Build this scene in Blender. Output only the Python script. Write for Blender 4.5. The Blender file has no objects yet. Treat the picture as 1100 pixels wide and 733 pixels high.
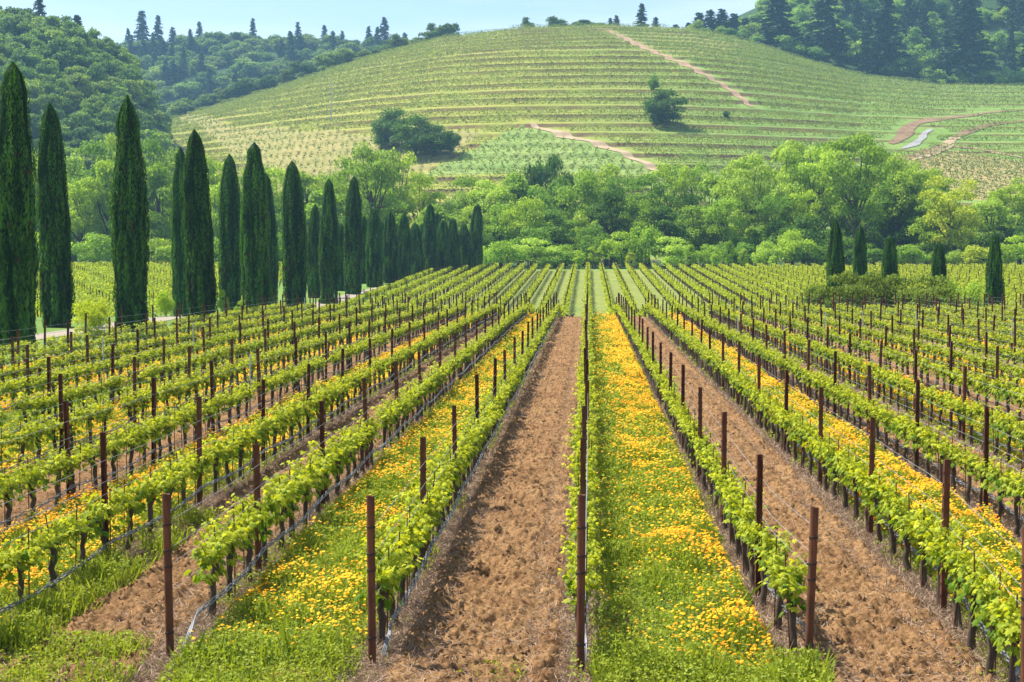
import bpy, math
import numpy as np

rng = np.random.default_rng(11)
SC = bpy.context.scene
COL = SC.collection
R = math.radians

# ------------------------------------------------------------------ camera
F, CX, CY, CAMZ = 1600.0, 550.0, 366.5, 4.7
PITCH = math.atan((CY - 277.0) / F)
YAW = math.atan((632.0 - CX) / F * math.cos(PITCH))
cam = bpy.data.objects.new("camera", bpy.data.cameras.new("camera"))
COL.objects.link(cam)
cam.location = (0, 0, CAMZ)
cam.rotation_euler = (math.pi / 2 - PITCH, 0, YAW)
cam.data.sensor_width = 36.0
cam.data.lens = 36.0 * F / 1100.0
cam.data.clip_start, cam.data.clip_end = 0.2, 9000
SC.camera = cam
cp, sp, cy_, sy_ = math.cos(PITCH), math.sin(PITCH), math.cos(YAW), math.sin(YAW)
FWD = np.array([-sy_ * cp, cy_ * cp, -sp])
RGT = np.array([cy_, sy_, 0.0])
UPV = np.cross(RGT, FWD)
CAM = np.array([0, 0, CAMZ])


def ray(px, py):
    return FWD + RGT * ((px - CX) / F) + UPV * (-(py - CY) / F)


def project(P):
    P = np.asarray(P, float) - CAM
    d = P @ FWD
    d = np.where(np.abs(d) < 1e-6, 1e-6, d)
    return CX + F * (P @ RGT) / d, CY - F * (P @ UPV) / d, d


def at_depth(px, Y, py=277.0):
    r = ray(px, py)
    s = Y / r[1]
    return r[0] * s, Y, CAMZ + r[2] * s


# ------------------------------------------------------------------ noise
def _hash(ix, iy, seed):
    n = (ix.astype(np.int64) * 374761393 + iy.astype(np.int64) * 668265263 + seed * 1442695041) & 0x7FFFFFFF
    n = (n ^ (n >> 13)) * 1274126177 & 0x7FFFFFFF
    return ((n ^ (n >> 16)) & 0xFFFFFF) / float(0xFFFFFF)


def vnoise(x, y, seed=0):
    x = np.asarray(x, float); y = np.asarray(y, float)
    ix, iy = np.floor(x), np.floor(y)
    fx, fy = x - ix, y - iy
    fx = fx * fx * (3 - 2 * fx); fy = fy * fy * (3 - 2 * fy)
    a = _hash(ix, iy, seed); b = _hash(ix + 1, iy, seed)
    c = _hash(ix, iy + 1, seed); d = _hash(ix + 1, iy + 1, seed)
    return (a * (1 - fx) + b * fx) * (1 - fy) + (c * (1 - fx) + d * fx) * fy


def fbm(x, y, seed=0, o=3):
    s, a, t = 0, 1.0, 0
    for k in range(o):
        s = s + a * vnoise(x * 2 ** k, y * 2 ** k, seed + k * 17); t += a; a *= .5
    return s / t


# ------------------------------------------------------------------ terrain height
_py = np.array([-200, 114, 118, 122, 128, 135, 143, 151, 161, 276, 300, 360, 400, 420, 3000.])
_pz = np.array([0, 0, -.03, -.3, -1.1, -1.9, -2.15, -2.0, -1.4, 2.4, 2.5, 2.9, 4.0, 5.0, 5.0])
_yy = np.linspace(-200, 3000, 12801)
_zz = np.interp(_yy, _py, _pz)
_zz = np.convolve(np.pad(_zz, 6, mode='edge'), np.ones(13) / 13, mode='valid')

HX = np.array([-500, -100, 60, 150, 180, 300, 400, 470, 560, 650, 740, 800, 860, 920, 1000, 1100, 1300, 1800.])
HY = np.array([215, 205, 180, 142, 127, 93, 61, 43, 32.5, 30.5, 35, 48, 68, 85, 95, 97, 100, 110.])
LX = np.array([-900, -400, 0, 50, 90, 122, 140, 158, 180, 205, 240, 290, 330, 2000.])
LY = np.array([30, 5, 24, 34, 56, 70, 90, 128, 165, 195, 218, 245, 265, 272.])
BX = np.array([-900, 0, 100, 150, 200, 300, 400, 470, 550, 640, 2000.])
BY = np.array([40, 55, 60, 56, 50, 50, 56, 58, 72, 110, 130.])
RX = np.array([-900, 640, 700, 760, 820, 900, 1000, 1100, 1300, 2000.])
RY = np.array([90, 80, 45, 35, 8, -25, -35, -38, -40, -40.])


def _sp(t):
    t = np.clip(t, 0, 1)
    return t * (1.35 - .35 * t)


def Hraw(X, Y):
    X = np.asarray(X, float); Y = np.asarray(Y, float)
    X, Y = np.broadcast_arrays(X, Y)
    base = np.interp(Y, _yy, _zz)
    px = 632 + F * X / np.maximum(Y, 60)
    # vineyard hill
    zc = CAMZ + (277 - np.interp(px, HX, HY)) * 800 / F
    t = (Y - 400) / 400
    hz = 4 + (zc - 4) * _sp(t)
    und = (fbm(X / 95 + 3, Y / 120, 5, 2) - .5) * 9 * np.clip(t * (1 - t) * 4, 0, 1)
    hz = np.where(Y > 400, hz + und, -50)
    back = zc - .08 * (Y - 800)
    rz = CAMZ + (277 - np.interp(px, RX, RY)) * 1000 / F
    u = np.clip((Y - 812) / 188, 0, 1)
    w = np.clip((px - 690) / 70, 0, 1)
    back = back * (1 - u * w) + rz * u * w
    hz = np.where(Y > 800, back, hz)
    # wooded hill on the left
    zl = CAMZ + (277 - np.interp(px, LX, LY)) * 620 / F
    lz = np.where(Y > 430, 4 + (zl - 4) * _sp((Y - 430) / 190), -50)
    lz = np.where(Y > 620, zl - .22 * (Y - 620), lz)
    lz = lz + np.where((Y > 440) & (Y < 700), (fbm(X / 50, Y / 50, 9, 2) - .5) * 8, 0)
    # far ridge
    zb = CAMZ + (277 - np.interp(px, BX, BY)) * 1150 / F
    bz = np.where(Y > 860, 30 + (zb - 30) * _sp((Y - 860) / 290), -50)
    bz = np.where(Y > 1150, zb - .3 * (Y - 1150), bz)
    z = np.maximum(np.maximum(hz, lz), bz)
    return np.where(Y > 400, np.maximum(z, base), base)


TSTEP = 4.3


def H(X, Y):
    """terrain with the terraces cut into the vineyard hill"""
    X, Y = np.broadcast_arrays(np.asarray(X, float), np.asarray(Y, float))
    z = Hraw(X, Y)
    px = 632 + F * X / np.maximum(Y, 60)
    w = np.clip((Y - 410) / 30, 0, 1) * np.clip((805 - Y) / 25, 0, 1) * np.clip((px - 165) / 25, 0, 1) * np.clip((940 - px) / 30, .3, 1)
    q = z / TSTEP; n = np.floor(q); f = q - n
    g = np.where(f < .88, f * .56, .4928 + (f - .88) * 4.227)
    return np.where(w > 0, z + (TSTEP * (n + g) - z) * w * .7, z)


def h1(x, y):
    return float(H(np.array([x]), np.array([y]))[0])


def hit(px, py):
    r = ray(px, py); r = r / r[1]
    Y = np.concatenate([np.arange(10, 400, 1.0), np.arange(400, 1400, .5)])
    z = CAMZ + r[2] * Y
    g = H(r[0] * Y, Y)
    i = np.argmax(g > z)
    if not (g > z).any():
        i = np.argmin(np.where(Y > 400, z - g, 1e9))
    return r[0] * Y[i], Y[i], g[i]


# ------------------------------------------------------------------ mesh building
class Geo:
    def __init__(s):
        s.v, s.f, s.n = [], [], 0

    def add(s, v, f, m=0, tint=None):
        v = np.asarray(v, np.float32).reshape(-1, 3); f = np.asarray(f, np.int64)
        if len(f) == 0:
            return s
        if tint is None:
            tint = np.full(len(f), .5, np.float32)
        s.v.append(v); s.f.append((f + s.n, np.full(len(f), m, np.int32), np.broadcast_to(np.asarray(tint, np.float32), (len(f),))))
        s.n += len(v)
        return s

    def mesh(s, name, mats, smooth=False):
        me = bpy.data.meshes.new(name)
        v = np.concatenate(s.v); me.vertices.add(len(v)); me.vertices.foreach_set("co", v.ravel())
        loops = np.concatenate([f.ravel() for f, _, _ in s.f]).astype(np.int32)
        sizes = np.concatenate([np.full(len(f), f.shape[1], np.int32) for f, _, _ in s.f])
        me.loops.add(len(loops)); me.loops.foreach_set("vertex_index", loops)
        me.polygons.add(len(sizes))
        st = np.zeros(len(sizes), np.int32); st[1:] = np.cumsum(sizes)[:-1]
        me.polygons.foreach_set("loop_start", st)
        me.polygons.foreach_set("material_index", np.concatenate([m for _, m, _ in s.f]))
        me.polygons.foreach_set("use_smooth", np.full(len(sizes), smooth, bool))
        me.update(calc_edges=True)
        a = me.attributes.new("tint", 'FLOAT', 'FACE')
        a.data.foreach_set("value", np.concatenate([t for _, _, t in s.f]).astype(np.float32))
        for m in mats:
            me.materials.append(m)
        return me

    def build(s, name, mats, parent=None, smooth=False):
        return link(name, s.mesh(name, mats, smooth), parent)


def link(name, data, parent=None, loc=None):
    o = bpy.data.objects.new(name, data); COL.objects.link(o)
    if parent:
        o.parent = parent
    if loc is not None:
        o.location = loc
    return o


def thing(o, label, cat, group=None):
    o["label"] = label; o["category"] = cat
    if group:
        o["group"] = group
    return o


def struct(o):
    o["kind"] = "structure"; return o


def stuff(o, label, cat):
    o["kind"] = "stuff"; o["label"] = label; o["category"] = cat; return o


def norm(a):
    return a / np.maximum(np.linalg.norm(a, axis=-1, keepdims=True), 1e-9)


def frames(zax, spin=None, up=None):
    """rotation matrices (columns x,y,z) with z = zax, y as near `up` as can be (or spun at random)"""
    z = norm(np.asarray(zax, float)); N = len(z)
    if up is None:
        up = rng.normal(size=(N, 3))
    x = norm(np.cross(np.broadcast_to(up, (N, 3)), z) + 1e-6)
    y = np.cross(z, x)
    return np.stack([x, y, z], axis=2)


def scatter(geo, T, Fc, pos, Rm, sc, m=0, tint=None):
    N = len(pos)
    if N == 0:
        return
    T = np.asarray(T, float); Fc = np.asarray(Fc)
    sc = np.asarray(sc, float)
    if sc.ndim == 1:
        sc = sc[:, None]
    P = np.einsum('nij,nvj->nvi', Rm, T[None] * sc[:, None, :]) + pos[:, None, :]
    f = (Fc[None] + (np.arange(N) * len(T))[:, None, None]).reshape(-1, Fc.shape[1])
    tt = None if tint is None else np.repeat(tint, len(Fc))
    geo.add(P.reshape(-1, 3), f, m, tt)


def tube(geo, pts, rad, n=6, m=0, cap=True, tint=.5):
    pts = np.asarray(pts, float); K = len(pts)
    rad = np.broadcast_to(np.asarray(rad, float), (K,))
    d = norm(np.gradient(pts, axis=0))
    ref = np.array([0, 0, 1.]) if abs(d[0][2]) < .8 else np.array([1., 0, 0])
    x = norm(np.cross(np.broadcast_to(ref, d.shape), d)); y = np.cross(d, x)
    a = np.arange(n) / n * 2 * np.pi
    V = pts[:, None] + rad[:, None, None] * (np.cos(a)[None, :, None] * x[:, None] + np.sin(a)[None, :, None] * y[:, None])
    i = np.arange(K - 1)[:, None] * n; j = np.arange(n)[None]
    f = np.stack([i + j, i + (j + 1) % n, i + n + (j + 1) % n, i + n + j], -1).reshape(-1, 4)
    geo.add(V.reshape(-1, 3), f, m, np.full(len(f), tint))
    if cap:
        V2 = np.concatenate([V[-1], pts[-1:]])
        geo.add(V2, [[k, (k + 1) % n, n] for k in range(n)], m, np.full(n, tint))


DIAMOND = (np.array([[0, 0, 0], [-.5, .5, .08], [0, 1, 0], [.5, .5, .08]]) - [0, .5, 0], [[0, 3, 2, 1]])
BLADE = (np.array([[-.5, 0, 0], [.5, 0, 0], [.3, .55, .05], [0, 1, .2], [-.3, .55, .05]]), None)
_o = [(.0, .0), (.25, -.14), (.52, .08), (.36, .30), (.5, .6), (.2, .62), (0, 1), (-.2, .62), (-.5, .6), (-.36, .30), (-.52, .08), (-.25, -.14)]
LEAF_V = np.array([[x, y, -.22 * abs(x) - .22 * (y - .35) ** 2] for x, y in _o] + [[0, .35, .03]])
LEAF_F = np.array([[k, (k + 1) % 12, 12] for k in range(12)])

# ------------------------------------------------------------------ materials


def nt(name):
    m = bpy.data.materials.new(name); m.use_nodes = True
    t = m.node_tree; t.nodes.clear()
    out = t.nodes.new("ShaderNodeOutputMaterial")
    return m, t, out


def N(t, typ, **kw):
    n = t.nodes.new(typ)
    for k, v in kw.items():
        if k.startswith("i_"):
            n.inputs[k[2:].replace("_", " ")].default_value = v
        else:
            setattr(n, k, v)
    return n


def mixc(t, a, b, fac, blend='MIX'):
    n = t.nodes.new("ShaderNodeMix"); n.data_type = 'RGBA'; n.blend_type = blend
    for i, v in ((0, fac), (6, a), (7, b)):
        if hasattr(v, "links"):
            t.links.new(v, n.inputs[i])
        else:
            n.inputs[i].default_value = v if i == 0 else (*v, 1) if len(v) == 3 else v
    return n.outputs[2]


def ramp(t, fac, stops):
    n = t.nodes.new("ShaderNodeValToRGB")
    while len(n.color_ramp.elements) < len(stops):
        n.color_ramp.elements.new(.5)
    for e, (p, c) in zip(n.color_ramp.elements, stops):
        e.position = p; e.color = (*c, 1)
    t.links.new(fac, n.inputs[0])
    return n.outputs[0]


def mat_leaf(name, lo, hi, trans=.45, tmul=(1.5, 1.4, .7), objcol=False, rough=.6, spec=.14):
    m, t, out = nt(name)
    at = N(t, "ShaderNodeAttribute", attribute_name="tint")
    c = ramp(t, at.outputs["Fac"], [(0, lo), (1, hi)])
    if objcol:
        oi = N(t, "ShaderNodeObjectInfo")
        c = mixc(t, c, oi.outputs["Color"], 1.0, 'MULTIPLY')
    p = N(t, "ShaderNodeBsdfPrincipled", i_Roughness=rough)
    p.inputs["Specular IOR Level"].default_value = spec
    t.links.new(c, p.inputs["Base Color"])
    tr = N(t, "ShaderNodeBsdfTranslucent")
    t.links.new(mixc(t, c, tmul, 1.0, 'MULTIPLY'), tr.inputs["Color"])
    ms = N(t, "ShaderNodeMixShader"); ms.inputs[0].default_value = trans
    t.links.new(p.outputs[0], ms.inputs[1]); t.links.new(tr.outputs[0], ms.inputs[2])
    t.links.new(ms.outputs[0], out.inputs[0])
    return m


def mat_noise(name, stops, scale=8.0, rough=.9, bump=.0, detail=6, stretch=(1, 1, 1), spec=.2, metal=0, bdist=.02):
    m, t, out = nt(name)
    tc = N(t, "ShaderNodeTexCoord"); mp = N(t, "ShaderNodeMapping"); mp.inputs["Scale"].default_value = stretch
    t.links.new(tc.outputs["Object"], mp.inputs[0])
    nz = N(t, "ShaderNodeTexNoise"); nz.inputs["Scale"].default_value = scale; nz.inputs["Detail"].default_value = detail
    t.links.new(mp.outputs[0], nz.inputs["Vector"])
    p = N(t, "ShaderNodeBsdfPrincipled", i_Roughness=rough); p.inputs["Specular IOR Level"].default_value = spec
    p.inputs["Metallic"].default_value = metal
    t.links.new(ramp(t, nz.outputs["Fac"], stops), p.inputs["Base Color"])
    if bump:
        b = N(t, "ShaderNodeBump"); b.inputs["Strength"].default_value = bump; b.inputs["Distance"].default_value = bdist
        t.links.new(nz.outputs["Fac"], b.inputs["Height"]); t.links.new(b.outputs[0], p.inputs["Normal"])
    t.links.new(p.outputs[0], out.inputs[0])
    return m


M_VINE = mat_leaf("vine_leaf", (.085, .18, .010), (.52, .56, .040), .44, (1.4, 1.25, .45))  # pale end of the range paints yellow highlights into the leaf colour
M_VINE_FAR = mat_leaf("vine_leaf_far", (.085, .165, .012), (.47, .51, .04), .42, (1.3, 1.25, .6))
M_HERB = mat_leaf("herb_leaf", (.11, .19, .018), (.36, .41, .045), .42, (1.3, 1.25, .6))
M_STRAW = mat_leaf("straw", (.20, .13, .085), (.46, .34, .24), .15, (1, 1, 1))
M_FLOWER = mat_leaf("petal", (.90, .58, .02), (.88, .28, .006), .3, (1.1, 1, .6), rough=.6)
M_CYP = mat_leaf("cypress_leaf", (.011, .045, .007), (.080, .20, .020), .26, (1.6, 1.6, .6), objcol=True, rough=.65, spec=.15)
M_CYPDRY = mat_leaf("dry_cypress", (.05, .035, .012), (.16, .10, .04), .1)
M_TREE = mat_leaf("tree_leaf", (.10, .18, .022), (.28, .39, .055), .45, (1.4, 1.35, .6), objcol=True)
M_WOOD = mat_leaf("forest_leaf", (.065, .14, .022), (.30, .40, .055), .40, (1.4, 1.35, .6), objcol=True)
M_CON = mat_leaf("conifer_leaf", (.018, .045, .018), (.05, .095, .03), .12, (1.4, 1.4, .7), objcol=True)
M_BARK = mat_noise("bark", [(.3, (.045, .032, .024)), (.7, (.13, .10, .075))], 9, .95, .6, stretch=(1, 1, .25))
M_TREEBARK = mat_noise("tree_bark", [(.3, (.035, .028, .022)), (.7, (.11, .09, .07))], 3, .95)
M_RUST = mat_noise("rusty_steel", [(.25, (.045, .016, .010)), (.5, (.105, .036, .018)), (.75, (.20, .075, .032))], 14, .8, .3, stretch=(1, 1, .35), spec=.3, bdist=.004)
M_RUST_PIPE = mat_noise("rusty_pipe", [(.25, (.055, .020, .011)), (.5, (.11, .038, .018)), (.75, (.19, .072, .032))], 11, .75, .3, stretch=(1, 1, .3), spec=.35, bdist=.004)
M_GALV = mat_noise("galvanised_steel", [(.3, (.34, .36, .38)), (.7, (.52, .54, .56))], 20, .45, spec=.5, metal=.3)
M_WIRE = mat_noise("wire_steel", [(.3, (.22, .23, .25)), (.7, (.42, .43, .45))], 10, .4, spec=.5, metal=.4)
M_HOSE = mat_noise("hose_plastic", [(.3, (.04, .043, .05)), (.7, (.24, .25, .28))], 9, .38, spec=.5)  # brighter greys paint sun glint onto the dark hose
M_TIE = mat_noise("tie_wire", [(.3, (.02, .018, .017)), (.7, (.05, .045, .04))], 30, .6)
M_GRAVEL = mat_noise("gravel", [(.3, (.22, .18, .14)), (.7, (.33, .28, .22))], 6, .95)
M_TRACK = mat_noise("track_earth", [(.3, (.26, .165, .095)), (.7, (.37, .26, .16))], .35, .95)
M_PALETRACK = mat_noise("pale_track_earth", [(.3, (.31, .22, .13)), (.7, (.42, .32, .20))], .35, .95)
M_PAVED = mat_noise("paved_road", [(.3, (.24, .23, .215)), (.7, (.31, .30, .28))], .6, .9)
M_BANK = mat_noise("bank_earth", [(.3, (.155, .095, .05)), (.7, (.25, .165, .09))], .4, .95)
M_CROW = mat_noise("crow_feathers", [(.3, (.008, .008, .010)), (.7, (.02, .02, .025))], 30, .5)


def mat_soil():
    m, t, out = nt("tilled_soil")
    tc = N(t, "ShaderNodeTexCoord")
    n1 = N(t, "ShaderNodeTexNoise"); n1.inputs["Scale"].default_value = 1.1; n1.inputs["Detail"].default_value = 5
    n2 = N(t, "ShaderNodeTexNoise"); n2.inputs["Scale"].default_value = 16; n2.inputs["Detail"].default_value = 8; n2.inputs["Roughness"].default_value = .7
    for n in (n1, n2):
        t.links.new(tc.outputs["Object"], n.inputs["Vector"])
    a = ramp(t, n1.outputs["Fac"], [(.3, (.165, .088, .039)), (.7, (.285, .168, .076))])
    b = ramp(t, n2.outputs["Fac"], [(.36, (.42, .38, .34)), (.56, (1.12, 1.12, 1.12))])
    p = N(t, "ShaderNodeBsdfPrincipled", i_Roughness=.95); p.inputs["Specular IOR Level"].default_value = .1
    t.links.new(mixc(t, a, b, 1.0, 'MULTIPLY'), p.inputs["Base Color"])
    bm = N(t, "ShaderNodeBump"); bm.inputs["Strength"].default_value = .9; bm.inputs["Distance"].default_value = .035
    t.links.new(n2.outputs["Fac"], bm.inputs["Height"]); t.links.new(bm.outputs[0], p.inputs["Normal"])
    t.links.new(p.outputs[0], out.inputs[0])
    return m


M_SOIL = mat_soil()
M_GRASSBED = mat_noise("grass_bed", [(.3, (.05, .085, .018)), (.5, (.10, .16, .03)), (.75, (.19, .22, .06))], 5, .95, .5, bdist=.03)


def mat_ground():
    m, t, out = nt("ground_cover")
    at = N(t, "ShaderNodeAttribute", attribute_name="ground_colour")
    te = N(t, "ShaderNodeAttribute", attribute_name="terrace")
    ge = N(t, "ShaderNodeNewGeometry")
    sx = N(t, "ShaderNodeSeparateXYZ"); t.links.new(ge.outputs["Position"], sx.inputs[0])
    n1 = N(t, "ShaderNodeTexNoise"); n1.inputs["Scale"].default_value = .05; n1.inputs["Detail"].default_value = 7; n1.inputs["Roughness"].default_value = .65
    n2 = N(t, "ShaderNodeTexNoise"); n2.inputs["Scale"].default_value = .6; n2.inputs["Detail"].default_value = 5
    for n in (n1, n2):
        t.links.new(ge.outputs["Position"], n.inputs["Vector"])
    # bare bank below each terrace row, its earth darkened for shade, broken up by noise
    rz = N(t, "ShaderNodeAttribute", attribute_name="slope_height")
    d = N(t, "ShaderNodeMath", operation='DIVIDE'); t.links.new(rz.outputs["Fac"], d.inputs[0]); d.inputs[1].default_value = TSTEP
    fr = N(t, "ShaderNodeMath", operation='FRACT'); t.links.new(d.outputs[0], fr.inputs[0])
    band = ramp(t, fr.outputs[0], [(0, (0, 0, 0)), (.85, (0, 0, 0)), (.885, (1, 1, 1)), (.98, (1, 1, 1)), (1.0, (.3, .3, .3))])
    brk = ramp(t, n1.outputs["Fac"], [(.38, (.1, .1, .1)), (.56, (1, 1, 1))])
    mul = N(t, "ShaderNodeMath", operation='MULTIPLY'); t.links.new(band, mul.inputs[0]); t.links.new(brk, mul.inputs[1])
    mu2 = N(t, "ShaderNodeMath", operation='MULTIPLY'); t.links.new(mul.outputs[0], mu2.inputs[0]); t.links.new(te.outputs["Fac"], mu2.inputs[1])
    var = ramp(t, n2.outputs["Fac"], [(.25, (.74, .76, .7)), (.75, (1.2, 1.18, 1.2))])
    var1 = ramp(t, n1.outputs["Fac"], [(.3, (.82, .92, .8)), (.7, (1.15, 1.06, 1.1))])
    c = mixc(t, at.outputs["Color"], var, 1.0, 'MULTIPLY')
    c = mixc(t, c, var1, 1.0, 'MULTIPLY')
    c = mixc(t, c, (.13, .085, .042), mu2.outputs[0])
    p = N(t, "ShaderNodeBsdfPrincipled", i_Roughness=.95); p.inputs["Specular IOR Level"].default_value = .1
    t.links.new(c, p.inputs["Base Color"])
    bm = N(t, "ShaderNodeBump"); bm.inputs["Strength"].default_value = .6; bm.inputs["Distance"].default_value = .25
    t.links.new(n2.outputs["Fac"], bm.inputs["Height"]); t.links.new(bm.outputs[0], p.inputs["Normal"])
    t.links.new(p.outputs[0], out.inputs[0])
    return m


M_GROUND = mat_ground()

# ------------------------------------------------------------------ hillside zones, given by their corners on the slope


def hits(pl):
    return np.array([hit(*p) for p in pl])


def inpoly(x, y, poly):
    r = np.zeros(x.shape, bool)
    n = len(poly)
    for i in range(n):
        x1, y1 = poly[i][:2]; x2, y2 = poly[(i + 1) % n][:2]
        c = ((y1 > y) != (y2 > y)) & (x < (x2 - x1) * (y - y1) / ((y2 - y1) or 1e-9) + x1)
        r ^= c
    return r


Z_TOP = hits([(652, 33), (700, 33), (745, 38), (795, 49), (765, 60), (722, 61), (685, 49)])
Z_MID = hits([(440, 192), (470, 178), (560, 133), (600, 144), (645, 154), (690, 172), (725, 195)])
Z_LOW = hits([(165, 131), (250, 137), (330, 141), (395, 146), (470, 140), (520, 142), (470, 176), (440, 192), (330, 195), (250, 170)])
Z_RGT = hits([(942, 181), (990, 170), (1025, 162), (1060, 168), (1110, 176), (1110, 220), (940, 205)])
ZONES = [Z_TOP, Z_MID, Z_LOW, Z_RGT]

# ------------------------------------------------------------------ ground sheet
ys = np.concatenate([np.linspace(-60, 112, 60), np.linspace(113, 165, 60), np.linspace(167, 395, 80), np.linspace(397, 830, 560), np.linspace(836, 1240, 90), np.linspace(1260, 4000, 30)])
aa = np.concatenate([np.linspace(-1.6, -.46, 50), np.linspace(-.455, .345, 330), np.linspace(.35, 1.6, 50)])
GY, GA = np.meshgrid(ys, aa, indexing='ij')
GX = GA * (GY + 75)
GZ = H(GX, GY)
nY, nA = GX.shape
i = np.arange(nY - 1)[:, None] * nA; j = np.arange(nA - 1)[None]
gf = np.stack([i + j, i + j + 1, i + nA + j + 1, i + nA + j], -1).reshape(-1, 4)
g = Geo(); g.add(np.stack([GX, GY, GZ], -1).reshape(-1, 3), gf)
ground = struct(g.build("ground", [M_GROUND], smooth=True))
gc = np.empty(GX.shape + (3,))
px_ = 632 + F * GX / np.maximum(GY, 60)


def setc(mask, c):
    gc[mask] = c


gc[:] = (.075, .125, .03)
setc(GY < 122, (.22, .15, .085))
setc((GY < 122) & (GX < -25.5), (.12, .19, .04))
setc((GY >= 122) & (GY < 281), (.18, .21, .055))
setc((GY >= 122) & (GY < 281) & (GX < -25.5), (.13, .21, .045))
setc((GY >= 281) & (GY < 292), (.14, .26, .045))
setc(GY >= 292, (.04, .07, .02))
hillm = (GY > 400) & (GY < 806) & (px_ > 150)
wm = np.clip((px_ - 560) / 240, 0, 1)[..., None]
gc[hillm] = ((1 - wm) * np.array([.25, .262, .052]) + wm * np.array([.165, .245, .055]))[hillm]
lv = CAMZ + (277 - np.interp(px_, LX, LY)) * 620 / F
setc((GY > 430) & (GY < 790) & (px_ < 150 + (GY - 430) * .02), (.045, .085, .025))
setc(GY > 806, (.035, .07, .022))
zt, zm, zl_, zr = [inpoly(GX, GY, z) & (GY > 400) for z in ZONES]
setc(zt, (.25, .255, .07)); setc(zm, (.20, .27, .075)); setc(zl_, (.26, .235, .085)); setc(zr, (.31, .25, .11))
at = ground.data.attributes.new("ground_colour", 'FLOAT_COLOR', 'POINT')
at.data.foreach_set("color", np.concatenate([gc.reshape(-1, 3), np.ones((gc.size // 3, 1))], 1).astype(np.float32).ravel())
tm = np.where(hillm & ~(zt | zm | zl_ | zr), 1.0, 0.0) * np.clip((px_ - 150) / 30, 0, 1) * np.clip((960 - px_) / 40, .9, 1)
at = ground.data.attributes.new("terrace", 'FLOAT', 'POINT')
at.data.foreach_set("value", tm.astype(np.float32).ravel())


at = ground.data.attributes.new("slope_height", 'FLOAT', 'POINT')
at.data.foreach_set("value", Hraw(GX, GY).astype(np.float32).ravel())


def ribbon(name, pl, width, mat, lift=.25, n=150, raw=False, th=.3):
    P = np.array(pl, float) if raw else hits(pl)
    t = np.linspace(0, 1, len(P)); tt = np.linspace(0, 1, n)
    X = np.interp(tt, t, P[:, 0]); Y = np.interp(tt, t, P[:, 1])
    m = n // 8; k = np.hanning(2 * m + 3)[1:-1]; k /= k.sum()
    X = np.convolve(np.pad(X, m, mode='edge'), k, 'valid'); Y = np.convolve(np.pad(Y, m, mode='edge'), k, 'valid')
    d = norm(np.stack([np.gradient(X), np.gradient(Y)], 1)); nx, ny = -d[:, 1], d[:, 0]
    w = width * (1 + .8 * (fbm(tt * 14, tt * 0, 3, 2) - .5)) * np.clip(np.minimum(tt, 1 - tt) / .12 + .25, 0, 1)
    rows = []
    us = np.linspace(-.5, .5, 7)
    for u in us:
        x, y = X + nx * w * u, Y + ny * w * u
        rows.append(np.stack([x, y, H(x, y) + lift], 1))
    V = np.stack(rows, 1)
    i = np.arange(n - 1)[:, None] * 7; j = np.arange(6)[None]
    f = np.stack([i + j, i + j + 1, i + 7 + j + 1, i + 7 + j], -1).reshape(-1, 4)
    g = Geo(); g.add(V.reshape(-1, 3), f)
    return struct(g.build(name, [mat], smooth=True))


ribbon("dirt_track", [(648, 33), (675, 44), (700, 55), (740, 72), (780, 95), (812, 119)], 3.8, M_TRACK, .22)
ribbon("dirt_track", [(568, 132), (600, 143), (640, 153), (675, 168), (722, 190)], 3.6, M_PALETRACK, .22)
ribbon("dirt_track", [(940, 181), (985, 169), (1012, 161), (1021, 152), (1030, 145)], 4.2, M_PALETRACK, .22)
ribbon("dirt_track", [(1018, 157), (1045, 160), (1080, 166), (1110, 172)], 2.6, M_TRACK, .22)
ribbon("road", [(968, 161), (982, 156), (990, 150), (993, 144), (1002, 139)], 2.4, M_PAVED, .22)
ribbon("bank", [(940, 178), (975, 170), (1000, 163), (1014, 156)], 4.2, M_BANK, .22)
ribbon("bank", [(955, 156), (970, 148), (974, 139), (985, 132), (1020, 127), (1060, 121), (1110, 118)], 4.6, M_BANK, .22)
ribbon("bank", [(1024, 149), (1045, 140), (1075, 133), (1110, 129)], 3.8, M_BANK, .22)

# ------------------------------------------------------------------ near field
SP = 2.4
ROWX = lambda k: -0.06 + SP * k
Y0, Y1 = 16.6, 118.0
KMIN, KMAX = -10, 14
ORD = ["zeroth", "first", "second", "third", "fourth", "fifth", "sixth", "seventh", "eighth", "ninth", "tenth", "eleventh", "twelfth", "thirteenth", "fourteenth", "fifteenth", "sixteenth", "seventeenth", "eighteenth", "nineteenth"]
TENS = {2: "twent", 3: "thirt", 4: "fort", 5: "fift", 6: "sixt", 7: "sevent", 8: "eight", 9: "ninet"}


def ordw(n):
    if n < 20:
        return ORD[n]
    if n % 10 == 0:
        return TENS[n // 10] + "ieth"
    return TENS[n // 10] + "y-" + ORD[n % 10]


def rowname(k):
    n, s = (k + 1, "right") if k >= 0 else (-k, "left")
    return f"{ordw(n)} row {s} of the middle dirt aisle"


def inview(x, y, z=1.0, m=14):
    a, b, d = project(np.array([[x, y, z]]))
    return d[0] > 1 and -m < a[0] < 1100 + m and b[0] < 760


def rowx(k, Y):
    Y = np.asarray(Y, float)
    bend = .18 * np.clip((19.5 - Y) / 3, 0, 1) if k == 1 else -.42 * np.clip((21 - Y) / 6.5, 0, 1) ** 1.4 if k == 2 else 0
    return ROWX(k) + bend + .05 * (vnoise(np.asarray(Y) / 14.0, np.full(np.shape(Y), k + .5), 4) - .5)


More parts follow.
